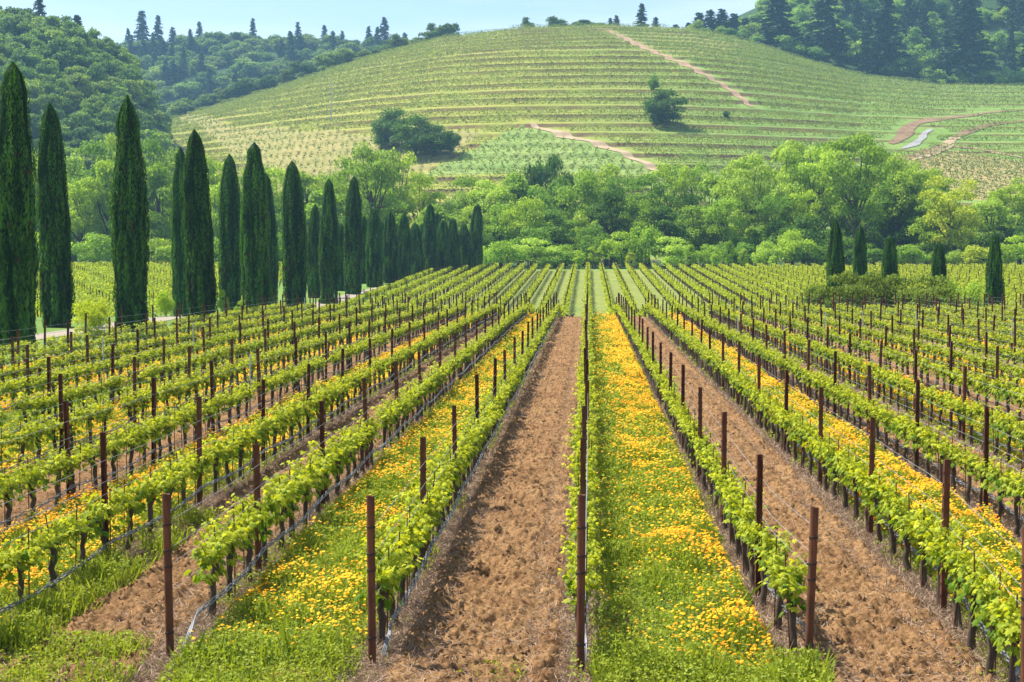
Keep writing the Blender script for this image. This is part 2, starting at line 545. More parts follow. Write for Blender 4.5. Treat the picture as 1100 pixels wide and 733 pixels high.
# aisle beds
def bed_height(k, X, YY, amp, half, lift, seed):
    XX = X - (ROWX(k) + SP / 2)
    edge = np.clip((1 - np.abs(XX) / half) / .15, 0, 1)
    n = fbm(X * 8.0, YY * 8.0, seed, 4); n2 = vnoise(X * 2.6, YY * 2.6, seed + 5)
    rg = np.abs(fbm(X * 9, YY * 9, seed + 9, 2) - .5) * 2
    pit = np.clip(vnoise(X * 3.4, YY * 3.0, seed + 13) - .70, 0, 1) * 1.0
    z = lift + edge * amp * ((n - .35) * 1.5 + (n2 - .5) * .45 + (1 - rg) ** 3 * .4 - pit * 3.2)
    rut = np.exp(-((np.abs(XX) - .58) / .11) ** 2) * (.5 + .5 * vnoise(X * .1 + seed, YY * .25, seed + 21))
    fine = (vnoise(X * 24, YY * 24, seed + 31) - .5) * .022 * edge
    z = (z - lift) * (1 - .65 * rut) + lift - .022 * rut * edge + fine * (1 - .6 * rut)
    return np.maximum(z, -.05)


def bed(name, k, mat, amp, half, lift, seed):
    yv = [14.0]
    while yv[-1] < 117.6:
        yv.append(yv[-1] + (max(.028, yv[-1] * .0017) if mat is M_SOIL and abs(k) < 5 else max(.035, yv[-1] * .003)))
    yv = np.array(yv); NC = 90 if mat is M_SOIL and abs(k) < 5 else 44
    xv = np.linspace(-half, half, NC)
    YY, XX = np.meshgrid(yv, xv, indexing='ij')
    wob = .09 * (fbm(YY * 1.4, np.full(YY.shape, k * 3.1), 21) - .5) * 2
    X = ROWX(k) + SP / 2 + XX * (1 + wob)
    z = bed_height(k, X, YY, amp, half, lift, seed)
    n_ = NC
    i = np.arange(len(yv) - 1)[:, None] * n_; j = np.arange(n_ - 1)[None]
    f = np.stack([i + j, i + j + 1, i + n_ + j + 1, i + n_ + j], -1).reshape(-1, 4)
    g = Geo(); g.add(np.stack([X, YY, z + H(X, YY)], -1).reshape(-1, 3), f)
    return struct(g.build(name, [mat], smooth=True))


for k in range(-10, 12):
    if k % 2 and k > -7:
        bed("dirt_aisle", k, M_SOIL, .14, 1.0, .04, 100 + k)
    else:
        bed("grass_strip", k, M_GRASSBED, .05, 1.02, .012, 200 + k)

# headland in front of the rows
g = Geo()
xv = np.linspace(-12, 12, 240); yv = np.linspace(12, 16.6, 60)
YY, XX = np.meshgrid(yv, xv, indexing='ij')
zz = .006 + .05 * fbm(XX * 4, YY * 4, 55, 3)
i = np.arange(59)[:, None] * 240; j = np.arange(239)[None]
g.add(np.stack([XX, YY, zz], -1).reshape(-1, 3), np.stack([i + j, i + j + 1, i + 240 + j + 1, i + 240 + j], -1).reshape(-1, 4))
struct(g.build("headland", [M_SOIL], smooth=True))

# soil clods
cl = Geo()
oct_v = np.array([[1, 0, 0], [0, 1, 0], [-1, 0, 0], [0, -1, 0], [0, 0, 1], [0, 0, -1.]])
oct_f = np.array([[0, 1, 4], [1, 2, 4], [2, 3, 4], [3, 0, 4], [1, 0, 5], [2, 1, 5], [3, 2, 5], [0, 3, 5]])
for k in range(-5, 10, 2):
    n = 5000 if k in (-1, 1, -3) else 1500
    y = 15 + 75 * rng.random(n) ** 2.2; x = ROWX(k) + SP / 2 + rng.uniform(-.98, .98, n)
    s = .006 + .034 * rng.random(n) ** 4.5
    scatter(cl, oct_v, oct_f, np.stack([x, y, bed_height(k, x, y, .14, 1.0, .04, 100 + k) + s * .25], 1), frames(rng.normal(size=(n, 3))), np.stack([s, s * rng.uniform(.6, 1.2, n), s * rng.uniform(.5, .9, n)], 1))
M_CLOD = mat_noise("clod_earth", [(.3, (.16, .09, .043)), (.7, (.27, .165, .085))], 9, .95)
stuff(cl.build("soil_clods", [M_CLOD]), "brown clods of tilled earth lying on the dirt aisles", "soil")


# --- ground cover, flowers, straw
def cover(geo, n, xr, yr, hfun, size, dens=None, blades=.25, tint=(0, 1)):
    x = rng.uniform(*xr, n); y = rng.uniform(*yr, n)
    a, b, d = project(np.stack([x, y, x * 0], 1))
    mg = 25 + 2200 / y; keep = (a > -mg) & (a < 1100 + mg) & (b < 790)
    if dens is not None:
        keep &= rng.random(n) < dens(x, y)
    x, y = x[keep], y[keep]; n = len(x)
    if n == 0:
        return
    hh = hfun(x, y)
    z = hh * (1 - rng.random(n) ** 1.6 * .95)
    gz = H(x, y)
    nrm = rng.normal(size=(n, 3)) * .75 + [-.1, -.05, .9]
    s = size * rng.uniform(.6, 1.4, n)
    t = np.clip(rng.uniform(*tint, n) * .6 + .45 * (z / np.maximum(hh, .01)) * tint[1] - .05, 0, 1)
    isb = rng.random(n) < blades
    p = np.stack([x, y, z + gz + .01], 1)
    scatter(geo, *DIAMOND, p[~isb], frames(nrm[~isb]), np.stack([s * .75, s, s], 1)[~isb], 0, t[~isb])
    q = p[isb].copy(); q[:, 2] = gz[isb]
    m = len(q)
    up = rng.normal(size=(m, 3)) * .35 + [0, 0, 1]
    side = rng.normal(size=(m, 3)); zax = np.cross(up, side)
    bt = np.array([[-.5, 0, 0], [.5, 0, 0], [.22, .6, .04], [0, 1, .18]]); bf = [[0, 1, 2, 3]]
    L = (hh[isb] * rng.uniform(.5, 1.25, m) + .04)
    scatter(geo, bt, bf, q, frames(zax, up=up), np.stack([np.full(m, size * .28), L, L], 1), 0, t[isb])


fl_dens = lambda x, y: np.clip((fbm(x * 1.1 + 7, y * .4, 31, 3) - .29) * 3.0, .03, 1)
herb = Geo(); flo = Geo()
fa = np.arange(7) / 7 * 2 * np.pi
FV = np.concatenate([[[0, 0, .12]], np.stack([np.cos(fa) * .24, np.sin(fa) * .24, np.full(7, .14)], 1), np.stack([np.cos(fa + .4) * .5, np.sin(fa + .4) * .5, np.full(7, .0)], 1)])
FF = [[0, 1 + q, 1 + (q + 1) % 7] for q in range(7)]
FF += [[1 + q, 8 + q, 1 + (q + 1) % 7] for q in range(7)]
FF += [[1 + (q + 1) % 7, 8 + q, 8 + (q + 1) % 7] for q in range(7)]
for k in [*range(-10, 13, 2), -7, -9]:
    xc = ROWX(k) + SP / 2
    hf = lambda x, y: (.07 + .55 * fbm(x * 2.2, y * 1.6, 41, 3) ** 1.7) * np.clip((1.12 - np.abs(x - xc)) / .25, .2, 1)
    for (ya, yb, den, sz) in ((15.6, 24, 1500, .040), (24, 36, 900, .052), (36, 55, 420, .075), (55, 80, 200, .11), (80, 117, 110, .15)):
        n = int((yb - ya) * 2.2 * den)
        cover(herb, n, (xc - 1.1, xc + 1.1), (ya, yb), hf, sz, blades=.14)
    for (ya, yb, den, sz) in ((16.4, 30, 250, .048), (30, 50, 200, .056), (50, 80, 150, .075), (80, 117, 95, .10)):
        n = int((yb - ya) * 2.0 * den)
        x = rng.uniform(xc - 1.0, xc + 1.0, n); y = rng.uniform(ya, yb, n)
        a, b, d = project(np.stack([x, y, x * 0 + .3], 1))
        off = .12 if k == 0 else 0
        mg = 25 + 2200 / y; kp = (a > -mg) & (a < 1100 + mg) & (b < 770) & (rng.random(n) < np.clip(fl_dens(x - off, y) * (.62 if k == -2 else 1.5 if k < -2 else 1.05) + (.07 if k >= 0 else .03), 0, 1) * np.clip((y - 16.2) / 1.8, 0, 1) * (.12 if k % 2 else 1) * (np.clip(.75 + (x - xc) * 1.1, .12, 1.6) if k == 0 else 1))
        x, y = x[kp], y[kp]; n = len(x)
        z = hf(x, y) * rng.uniform(.9, 1.2, n) + .03 + H(x, y)
        s = sz * rng.uniform(.6, 1.2, n)
        patch = fbm(x * .6, y * .6, 77, 2)
        tn = np.clip(rng.normal(.31, .28, n) + (patch - .5) * 1.0, 0, 1)
        scatter(flo, FV, FF, np.stack([x, y, z], 1), frames(rng.normal(size=(n, 3)) * .30 + [-.15, -.05, 1]), s, 0, tn)
# weeds on the headland and along the row feet
wd = Geo()
for (xa, xb, ya, yb, n, hgt) in ((-7.2, -5.0, 14.5, 17.4, 9000, .26), (-7.25, -6.5, 17, 26, 9000, .42), (-4.5, -2.6, 14.5, 16.8, 9000, .3), (-1.5, -.7, 14.5, 16.8, 700, .15), (.05, 2.6, 14.5, 16.8, 11000, .33), (4.2, 5.4, 14.5, 17.5, 1500, .15)):
    cover(wd, n, (xa, xb), (ya, yb), lambda x, y: hgt * (.3 + 1.0 * fbm(x * 2.4, y * 2.4, 61, 2)), .042, dens=lambda x, y: np.clip((fbm(x * 1.6, y * 1.6, 67, 2) - .3) * 4, 0, 1))
for k in range(-8, 11):
    x0 = ROWX(k)
    for (ya, yb, den, sz) in ((16, 32, 380, .042), (32, 60, 150, .07), (60, 117, 60, .12)):
        n = int((yb - ya) * 1.0 * den)
        side = -.35 if k % 2 else .35
        cover(wd, n, (x0 + side - .5, x0 + side + .5), (ya, yb), lambda x, y: .06 + .22 * fbm(x * 3, y * 1.5, 71, 2), sz, dens=lambda x, y: np.clip((fbm(x * 1.2, y * .5, 73 + k, 2) - (.40 if k <= -3 else .5)) * 5, 0, 1))
for k in range(-5, 10, 2):   # a few seedlings in the bare aisles
    x0 = ROWX(k) + SP / 2
    cover(wd, 2600, (x0 - .9, x0 + .9), (15, 60), lambda x, y: .05 + .05 * fbm(x * 3, y * 3, 71, 2), .035, dens=lambda x, y: np.clip((fbm(x * 2.2, y * 2.0, 79 + k, 2) - .66) * 6, 0, 1), blades=.6)
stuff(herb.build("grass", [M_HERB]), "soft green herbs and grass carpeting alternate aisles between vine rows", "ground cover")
stuff(flo.build("wildflowers", [M_FLOWER]), "yellow and orange daisy-like flowers dotted over the green aisles", "flowers")
stuff(wd.build("weeds", [M_HERB]), "patchy green weeds at the row feet and front edge", "weeds")

st = Geo()
for k in range(-9, 12):
    x0 = ROWX(k)
    for (ya, yb, den, w) in ((15.4, 30, 1250, .008), (30, 60, 420, .014), (60, 117, 90, .03)):
        n = int((yb - ya) * 1.1 * den)
        x = x0 + rng.normal(.06 if k % 2 else -.06, .36, n); y = rng.uniform(ya, yb, n)
        a, b, d = project(np.stack([x, y, x * 0], 1))
        mg = 25 + 2200 / y; kp = (a > -mg) & (a < 1100 + mg) & (b < 790); x, y = x[kp], y[kp]; n = len(x)
        up = rng.normal(size=(n, 3)) * [1, 1, .35] + [0, 0, .28]
        zax = np.cross(up, rng.normal(size=(n, 3)))
        L = rng.uniform(.08, .22, n)
        bt = np.array([[-.5, 0, 0], [.5, 0, 0], [.3, .6, .04], [0, 1, .0]])
        scatter(st, bt, [[0, 1, 2, 3]], np.stack([x, y, H(x, y) + .015 + .05 * rng.random(n)], 1), frames(zax, up=up), np.stack([np.full(n, w), L, L], 1), 0, rng.random(n))
for k in range(-5, 10, 2):   # loose dead stems turned up by the plough
    n = 9000 if abs(k) < 4 else 3500
    x = ROWX(k) + SP / 2 + rng.uniform(-1, 1, n); y = 15.4 + 60 * rng.random(n) ** 2
    kp = rng.random(n) < np.clip((fbm(x * 1.1, y * .6, 83, 3) - .40) * 5, .05, 1); x, y = x[kp], y[kp]; n = len(x)
    up = rng.normal(size=(n, 3)) * [1, 1, .15]
    L = rng.uniform(.05, .14, n)
    scatter(st, np.array([[-.5, 0, 0], [.5, 0, 0], [.3, .6, .04], [0, 1, .0]]), [[0, 1, 2, 3]], np.c_[x, y, bed_height(k, x, y, .14, 1.0, .04, 100 + k) + .012], frames(np.c_[rng.normal(0, .3, (n, 2)), np.ones(n)], up=up), np.stack([np.full(n, .008), L, L], 1), 0, rng.uniform(.2, 1, n))
stuff(st.build("dry_straw", [M_STRAW]), "dry pinkish-brown straw and dead weeds strewn under the vine rows", "straw")


# ------------------------------------------------------------------ posts
def channel_mesh():
    g = Geo()
    w, d, th, Hh = .040, .030, .010, 2.02
    prof = np.array([[-w, -d], [w, -d], [w, d], [w - th, d], [w - th, -d + th], [-w + th, -d + th], [-w + th, d], [-w, d]])
    n = len(prof)
    for z0, z1 in ((-.3, Hh),):
        V = np.concatenate([np.c_[prof, np.full(n, z0)], np.c_[prof, np.full(n, z1)]])
        g.add(V, [[q, (q + 1) % n, n + (q + 1) % n, n + q] for q in range(n)])
        g.add(V[n:], [[0, 1, 4, 5]]); g.add(V[n:], [[1, 2, 3, 4]]); g.add(V[n:], [[5, 6, 7, 0]])
    for z in np.arange(.25, 1.95, .16):   # punched lugs along the edges
        for sx in (-1, 1):
            c = np.array([sx * (w + .004), -d * .2, z])
            b = np.array([[a * .006, bb * .012, cc * .018] for a in (-1, 1) for bb in (-1, 1) for cc in (-1, 1)]) + c
            g.add(b, [[0, 1, 3, 2], [4, 6, 7, 5], [0, 4, 5, 1], [2, 3, 7, 6], [1, 5, 7, 3], [0, 2, 6, 4]])
    return g.mesh("line_post", [M_RUST])


def pipe_mesh():
    g = Geo()
    tube(g, [[0, 0, -.3], [0, 0, .5], [0, 0, 1.2], [0, 0, 2.05]], .047, 16, cap=False)
    a = np.arange(16) / 16 * 2 * np.pi
    ro = np.c_[np.cos(a) * .047, np.sin(a) * .047, np.full(16, 2.05)]; ri = np.c_[np.cos(a) * .036, np.sin(a) * .036, np.full(16, 2.045)]
    rd = np.c_[np.cos(a) * .036, np.sin(a) * .036, np.full(16, 1.9)]
    V = np.concatenate([ro, ri, rd, [[0, 0, 1.9]]])
    g.add(V, [[q, (q + 1) % 16, 16 + (q + 1) % 16, 16 + q] for q in range(16)] + [[16 + q, 16 + (q + 1) % 16, 32 + (q + 1) % 16, 32 + q] for q in range(16)])
    g.add(V, [[32 + q, 32 + (q + 1) % 16, 48] for q in range(16)])
    return g.mesh("end_post", [M_RUST_PIPE], smooth=True)


def tie_mesh():
    g = Geo()
    a = np.linspace(0, 2 * np.pi * 2, 25)
    tube(g, np.c_[np.cos(a) * .050, np.sin(a) * .050, np.linspace(-.012, .012, 25)], .005, 5)
    tube(g, [[.05, 0, .01], [.075, .05, .015], [.06, .10, .01]], .004, 4)
    return g.mesh("wire_tie", [M_TIE])


CH, PIPE, TIE = channel_mesh(), pipe_mesh(), tie_mesh()
G_STAKE = Geo(); tube(G_STAKE, [[0, 0, -.3], [0, 0, 1.0], [0, 0, 1.95]], .021, 8)
STK = G_STAKE.mesh("galvanised_stake", [M_GALV], smooth=True)
FRONT = {-2: 16.9, -1: 16.75, 0: 16.55, 1: 16.75, 2: 14.7}
POSTS = {}
allp = []; offp = []
for k in range(KMIN, KMAX + 1):
    y = FRONT.get(k, 16.7 + rng.uniform(-.3, .3)); ylist = [y]
    y += {1: 3.6, 2: 5.0, -2: 4.7}.get(k, 5.2 + rng.uniform(-.3, .5))
    while y < Y1 - .6:
        ylist.append(y); y += 5.45 + rng.uniform(-.18, .18)
    ylist.append(Y1 - .4)
    POSTS[k] = ylist
    n = 0
    for i, y in enumerate(ylist):
        x = float(rowx(k, y))
        if inview(x, y, 1.2, 8):
            n += 1; allp.append((y, k, n, x, i))
        elif inview(x, y, 1.2, 2600 / y):
            offp.append((x, y))
allp.sort()
PG = "rusty trellis posts of the near vineyard rows"
postrest = Geo()


def far_post(geo, x, y, z, h=2.0, w=.045):
    c = np.array([[-w, -w * .7], [w, -w * .7], [w, w * .7], [-w, w * .7]])
    lx, ly = rng.normal(0, .02, 2)
    V = np.concatenate([np.c_[c + [x, y], np.full(4, z - .2)], np.c_[c + [x + lx, y + ly], np.full(4, z + h)]])
    geo.add(V, [[0, 1, 5, 4], [1, 2, 6, 5], [2, 3, 7, 6], [3, 0, 4, 7], [4, 5, 6, 7]])


for x, y in offp:
    far_post(postrest, x, y, h1(x, y))
for q, (y, k, n, x, i) in enumerate(allp):
    z = h1(x, y)
    if q >= 290:
        far_post(postrest, x, y, z); continue
    end = i == 0
    if end:
        o = link("end_post", None, None, (x, y, z))
        o.rotation_euler = (rng.normal(0, .008), rng.normal(0, .008), 0)
        link("pipe", PIPE, o)
        o.scale = (1, 1, {1: .93, -1: .97, -2: .96}.get(k, 1))
        if k == 1:
            o.rotation_euler = (.01, .028, 0)
        for zz in (.36, 1.17, 1.36, 1.68):
            link("wire_tie", TIE, o, (0, 0, zz)).rotation_euler = (0, 0, rng.uniform(-.4, .4))
        lab = f"thick rusty pipe post ending the {rowname(k)}"
        thing(o, lab, "post", "rusty round end posts at the front of the rows")
        continue
    o = link("trellis_post", CH, None, (x, y, z))
    o.rotation_euler = (rng.normal(0, .012), rng.normal(0, .014), rng.normal(0, .12) + (math.pi if rng.random() < .5 else 0))
    o.scale = (1, 1, rng.uniform(.96, 1.05))
    thing(o, f"rusty post, {ordw(n)} from the near end, {rowname(k)}", "post", PG)

galv = [(99, 405, -7), (206, 376, -7), (267, 455, -4), (327, 352, -8), (364, 330, -8), (793, 583, 3), (991, 430, 7), (886, 380, 5), (927, 375, 6), (1087, 420, 8)]
used = {}
for px, py, k in galv:
    x0 = ROWX(k)
    r0 = ray(px, 277); yy = float(np.clip(x0 / (r0[0] / r0[1]), 22, 112))
    # step off the nearest post
    near = min(POSTS[k], key=lambda p: abs(p - yy))
    if abs(near - yy) < .8:
        yy = near + 1.6
    used[k] = used.get(k, 0) + 1
    o = link("galvanised_stake", STK, None, (float(rowx(k, yy)) + .03, yy, h1(x0, yy)))
    o.rotation_euler = (rng.normal(0, .01), rng.normal(0, .01), 0)
    mult = sum(1 for g_ in galv if g_[2] == k) > 1
    thing(o, (f"{'nearer' if used[k] == 1 else 'farther'} " if mult else "") + f"pale galvanised stake in the {rowname(k)}", "stake", "pale galvanised stakes among the rusty posts")

# ------------------------------------------------------------------ vines
WIRES = (0.86, 1.17, 1.36, 1.68)


def vine_variant(seed):
    global rng
    keep = rng; rng = np.random.default_rng(900 + seed)
    g = Geo()
    lean = rng.normal(0, .05, 2)
    hh = .80 + rng.uniform(-.03, .05)
    ts = np.linspace(0, 1, 9)
    pts = np.c_[lean[0] * ts + rng.normal(0, .012, 9), lean[1] * ts + rng.normal(0, .02, 9), -.06 + (hh + .06) * ts]
    rad = np.interp(ts, [0, .1, .5, .85, 1], [.062, .046, .038, .045, .05]) * rng.uniform(.85, 1.15) * (1 + rng.normal(0, .08, 9))
    tube(g, pts, rad, 8)
    arms = []
    for s in (-1, 1):
        L = rng.uniform(.48, .58); u = np.linspace(0, 1, 7)
        a = np.c_[lean[0] + rng.normal(0, .012, 7), lean[1] + s * L * u, hh - .03 + .07 * np.sin(u * 1.4) + rng.normal(0, .009, 7)]
        tube(g, a, np.linspace(.034, .018, 7), 6); arms.append(a)
        for b in a[1:]:
            if rng.random() < .6:
                tube(g, [b, b + [rng.normal(0, .02), rng.normal(0, .02), .06]], [.016, .012], 5)
    trunk = g.mesh("trunk", [M_BARK], smooth=True)
    f = Geo()
    P, Nn, S, T = [], [], [], []
    sp_ = []
    for a in arms:
        for u in np.linspace(.08, 1.0, 7):
            if rng.random() < .10:
                continue
            b = np.array([np.interp(u, np.linspace(0, 1, 7), a[:, c]) for c in range(3)])
            L = rng.uniform(.16, .40) * (1.0 if rng.random() < .85 else 1.35)
            dr = norm(np.array([rng.normal(0, .42), rng.normal(0, .22), 1.0])[None])[0]
            n = 10
            tt = np.linspace(0, 1, n)
            sh = b + np.outer(tt * L, dr) + np.c_[np.zeros(n), np.zeros(n), -.06 * tt ** 2] + np.c_[.10 * np.sign(dr[0]) * tt ** 2 * L / .5, np.zeros(n), np.zeros(n)]
            tube(f, sh[::3], np.linspace(.006, .003, len(sh[::3])), 4, 1, tint=.6)
            sp_.append(sh)
            for q in range(1, n):
                for rep in range(2):
                    th = rng.uniform(0, 2 * np.pi)
                    out = np.array([math.cos(th), math.sin(th) * .8, rng.uniform(-.35, .4)])
                    pet = rng.uniform(.035, .10)
                    P.append(sh[q] + out * pet); Nn.append(out * .75 + [-.12, 0, rng.uniform(.3, 1.1)])
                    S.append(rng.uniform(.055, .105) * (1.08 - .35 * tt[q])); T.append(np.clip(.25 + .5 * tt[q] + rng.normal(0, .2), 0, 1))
    # lower hanging leaves round the head of the trunk
    for q in range(46):
        th = rng.uniform(0, 2 * np.pi); r = rng.uniform(.05, .2)
        P.append(np.array([math.cos(th) * r, rng.uniform(-.55, .55), rng.uniform(.66, .95)])); Nn.append([math.cos(th), math.sin(th) * .5, .4])
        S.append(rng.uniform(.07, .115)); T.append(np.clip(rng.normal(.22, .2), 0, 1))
    P = np.array(P); Nn = np.array(Nn); Nn = norm(Nn) + rng.normal(size=Nn.shape) * .28
    up = np.c_[Nn[:, 0] * .6 + rng.normal(0, .4, len(P)), Nn[:, 1] * .6 + rng.normal(0, .4, len(P)), np.full(len(P), -1.0)]
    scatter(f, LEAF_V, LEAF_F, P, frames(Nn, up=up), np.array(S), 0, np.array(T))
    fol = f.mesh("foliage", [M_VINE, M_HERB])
    rng = keep
    return trunk, fol, (P, Nn, np.array(S), np.array(T), pts, rad)


NV = 9
VV = [vine_variant(s) for s in range(NV)]
gs = Geo(); tube(gs, [[0, 0, -.1], [0, 0, .6], [0, 0, 1.22]], .009, 6)
STAKE = gs.mesh("stake", [M_RUST])
allv = []; offv = []
for k in range(KMIN, KMAX + 1):
    y = POSTS[k][0] + .75; n = 0
    while y < Y1 - .8:
        yy = y + rng.normal(0, .05)
        x = float(rowx(k, yy))
        if rng.random() > .035:
            if inview(x, yy, 1.0, 30):
                n += 1; allv.append((yy, k, n, x))
            elif inview(x, yy, 1.0, 2600 / yy):
                offv.append((yy, k, -1, x))
        y += 1.10
allv.sort()
VG = "grapevines of the near vineyard rows"
rest = Geo()
ROWVIG = {0: .92, 1: .9, -1: 1.14, -2: 1.08, 2: 1.06}
for q, (y, k, n, x) in enumerate(allv + offv):
    z = h1(x, y)
    tr, fo, dat = VV[rng.integers(NV)]
    vig = ROWVIG.get(k, 1.03) * (.80 + .5 * fbm(np.array([y * .35]), np.array([k * 5.3]), 15, 2)[0])
    rot = (0 if rng.random() < .5 else math.pi) + rng.normal(0, .08)
    if q < 295:
        o = link("grapevine", None, None, (x, y, z)); o.rotation_euler = (0, 0, rot)
        link("trunk", tr, o).scale = (1, 1, rng.uniform(.96, 1.04))
        fx = link("foliage", fo, o); fx.scale = (vig, 1.0, vig); fx.location = (0, 0, .84 * (1 - vig))
        s_ = link("stake", STAKE, o, (.05, .07, 0)); s_.rotation_euler = (rng.normal(0, .03), rng.normal(0, .03), 0)
        thing(o, f"grapevine, {ordw(n)} from the near end, {rowname(k)}", "grapevine", VG)
        if n == 1 and k in FRONT:
            o["label"] = f"foremost grapevine at the front end of the {rowname(k)}"
    else:
        P, Nn, S, T, tp, trd = dat
        far = np.clip((y - 45) / 70, 0, 1)
        m = int(190 - 80 * far)
        idx = rng.choice(len(P), m, replace=False)
        c, s = math.cos(rot), math.sin(rot)
        Rz = np.array([[c, -s, 0], [s, c, 0], [0, 0, 1]])
        L = P[idx].copy(); L[:, 0] *= vig; L[:, 2] = .84 + (L[:, 2] - .84) * vig
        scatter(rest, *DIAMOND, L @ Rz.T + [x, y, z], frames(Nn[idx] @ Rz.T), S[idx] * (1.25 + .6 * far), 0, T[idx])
        tube(rest, tp[::4] @ Rz.T + [x, y, z], trd[::4] * 1.15, 4, 1, cap=False)

# wires and hoses, one set per row
for k in range(KMIN, KMAX + 1):
    pl = POSTS[k]
    x0 = float(rowx(k, pl[0]))
    o = link("trellis_wires", None, None, (x0, pl[0], 0))
    for wz in WIRES:
        g = Geo()
        pts = []
        for a, b in zip(pl[:-1], pl[1:]):
            for u in (0, .25, .5, .75):
                y = a + (b - a) * u
                pts.append((float(rowx(k, y)) + .055, y, h1(0, y) + wz - .02 * math.sin(u * math.pi)))
        y = pl[-1]; pts.append((float(rowx(k, y)) + .055, y, h1(0, y) + wz))
        tube(g, np.array(pts) - [x0, pl[0], 0], .0034, 4, cap=False)
        g.build("wire", [M_WIRE], o, smooth=True)
    thing(o, f"thin steel wires strung along the {rowname(k)}", "trellis wires", "trellis wires of the near rows")
    if -8 <= k <= 10:
        g = Geo()
        side = {-3: .10, -2: .12, -1: .14, 0: .05, 1: .06, 2: .10}.get(k, .08)
        yv = np.arange(pl[0] + .9, pl[-1] - .3, .09 if abs(k) < 4 else .2)
        seg = np.interp(yv, pl, np.arange(len(pl))) % 1.0
        base_z = .44 - .09 * np.sin(seg * np.pi) + .03 * (vnoise(yv * .7, yv * 0 + k, 8) - .5)
        ns = 3 if abs(k) < 4 else 2
        for s in range(ns):
            ph = yv * 6.2 / 1.15 + s * 2 * np.pi / ns + 1.2 * vnoise(yv * .5, yv * 0 + k, 9)
            pts = np.c_[rowx(k, yv) + side + .022 * np.cos(ph), yv, base_z + .022 * np.sin(ph) + H(0 * yv, yv)]
            drop = np.array([[x0 + side * .3 + .02 * s, pl[0] + .25, -.05], [x0 + side * .5 + .02 * s, pl[0] + .32, .08], [x0 + side * .8 + .015 * s, pl[0] + .5, .26], [x0 + side, pl[0] + .72, .38]])
            pts = np.concatenate([drop, pts]) - [x0, pl[0], 0]
            tube(g, pts, .0105, 5, cap=False)
        o = link("drip_hose", g.mesh("drip_hose", [M_HOSE], smooth=True), None, (x0, pl[0], 0))
        thing(o, f"twisted grey drip hoses low along the {rowname(k)}", "drip hose", "drip hoses of the near rows")

# ------------------------------------------------------------------ far field beyond the dip, and the block beyond the lane
YF0, YF1 = 123.0, 275.5


def leafrow(geo, P, dens, hz, w, size, tint=(.2, 1)):
    """leaf quads along polyline P (dense points)"""
    seg = np.linalg.norm(np.diff(P, axis=0), axis=1); L = np.concatenate([[0], np.cumsum(seg)])
    n = int(L[-1] * dens)
    if n < 1:
        return
    u = rng.uniform(0, L[-1], n)
    c = np.stack([np.interp(u, L, P[:, q]) for q in range(3)], 1)
    lump = .7 + .6 * fbm(u * .45, u * 0 + rng.uniform(0, 90), 3, 2)
    c += np.c_[rng.normal(0, w, n), rng.normal(0, w, n), (hz[0] + (hz[1] - hz[0]) * rng.random(n) * lump)]
    nr = rng.normal(size=(n, 3)) * .7 + [-.2, 0, .7]
    scatter(geo, *DIAMOND, c, frames(nr), size * rng.uniform(.7, 1.4, n), 0, rng.uniform(*tint, n))


farv = Geo()
for k in range(-11, 35):
    ya, yb = YF0 + rng.uniform(0, 1), YF1 + rng.uniform(-1, 1)
    yv = np.arange(ya, yb, 2.0); x = ROWX(k)
    P = np.c_[np.full(len(yv), x), yv, H(np.full(len(yv), x), yv)]
    a, b, d = project(P)
    kp = (a > -30) & (a < 1130)
    if not kp.any():
        continue
    P = P[kp]
    leafrow(farv, P, 46, (.70, 1.35), .15, .22)
    for y in np.arange(P[0, 1], P[-1, 1], 1.3):
        far_post(farv, x + rng.normal(0, .03), y, h1(x, y), .85, .035)
        farv.f[-1][1][:] = 1
    for y in np.arange(P[0, 1] + rng.uniform(0, 3), P[-1, 1], 5.5):
        far_post(postrest, x, y, h1(x, y), 1.95, .045)
lanev = Geo()
for y in np.arange(104, 280, 3.0):
    xa, xb = (-.46 * y - 2), -40.0 - .02 * y
    xv = np.arange(xa, xb, 2.0); P = np.c_[xv, np.full(len(xv), y), H(xv, np.full(len(xv), y))]
    leafrow(lanev, P, 22, (.6, 1.5), .18, .26)
    for x in np.arange(xa, xb, 1.6):
        far_post(lanev, x, y, h1(x, y), .8, .035); lanev.f[-1][1][:] = 1
    for x in np.arange(xa, xb, 6):
        far_post(postrest, x, y, h1(x, y), 1.9, .04)
rest_o = stuff(rest.build("grapevines", [M_VINE_FAR, M_BARK]), "grapevines of the near block farther back than the single vines", "grapevines")
stuff(farv.build("grapevines", [M_VINE_FAR, M_BARK]), "grapevines of the far rows rising beyond the dip", "grapevines")
stuff(lanev.build("grapevines", [M_VINE_FAR, M_BARK]), "grapevines seen between the cypress trunks beyond the lane", "grapevines")
stuff(postrest.build("trellis_posts", [M_RUST]), "small rusty trellis posts of the farther rows", "posts")

# ------------------------------------------------------------------ hillside vines on contours
hv = Geo()
PXX = np.arange(140, 1130, 4.0)
levels = np.arange(10, 131, TSTEP)
Yg = np.arange(402, 806, 1.5)
A_ = np.array([ray(p, 277)[0] / ray(p, 277)[1] for p in PXX])
HG = Hraw(A_[:, None] * Yg[None], np.broadcast_to(Yg[None], (len(A_), len(Yg))))
TR_PATHS = [hits(p) for p in ([(648, 33), (700, 55), (740, 72), (780, 95), (812, 119)], [(568, 132), (600, 143), (640, 153), (675, 168), (722, 190)], [(955, 156), (970, 148), (974, 139), (985, 132), (1020, 127), (1060, 121), (1110, 118)], [(968, 161), (982, 156), (990, 150), (993, 144), (1002, 139)])]


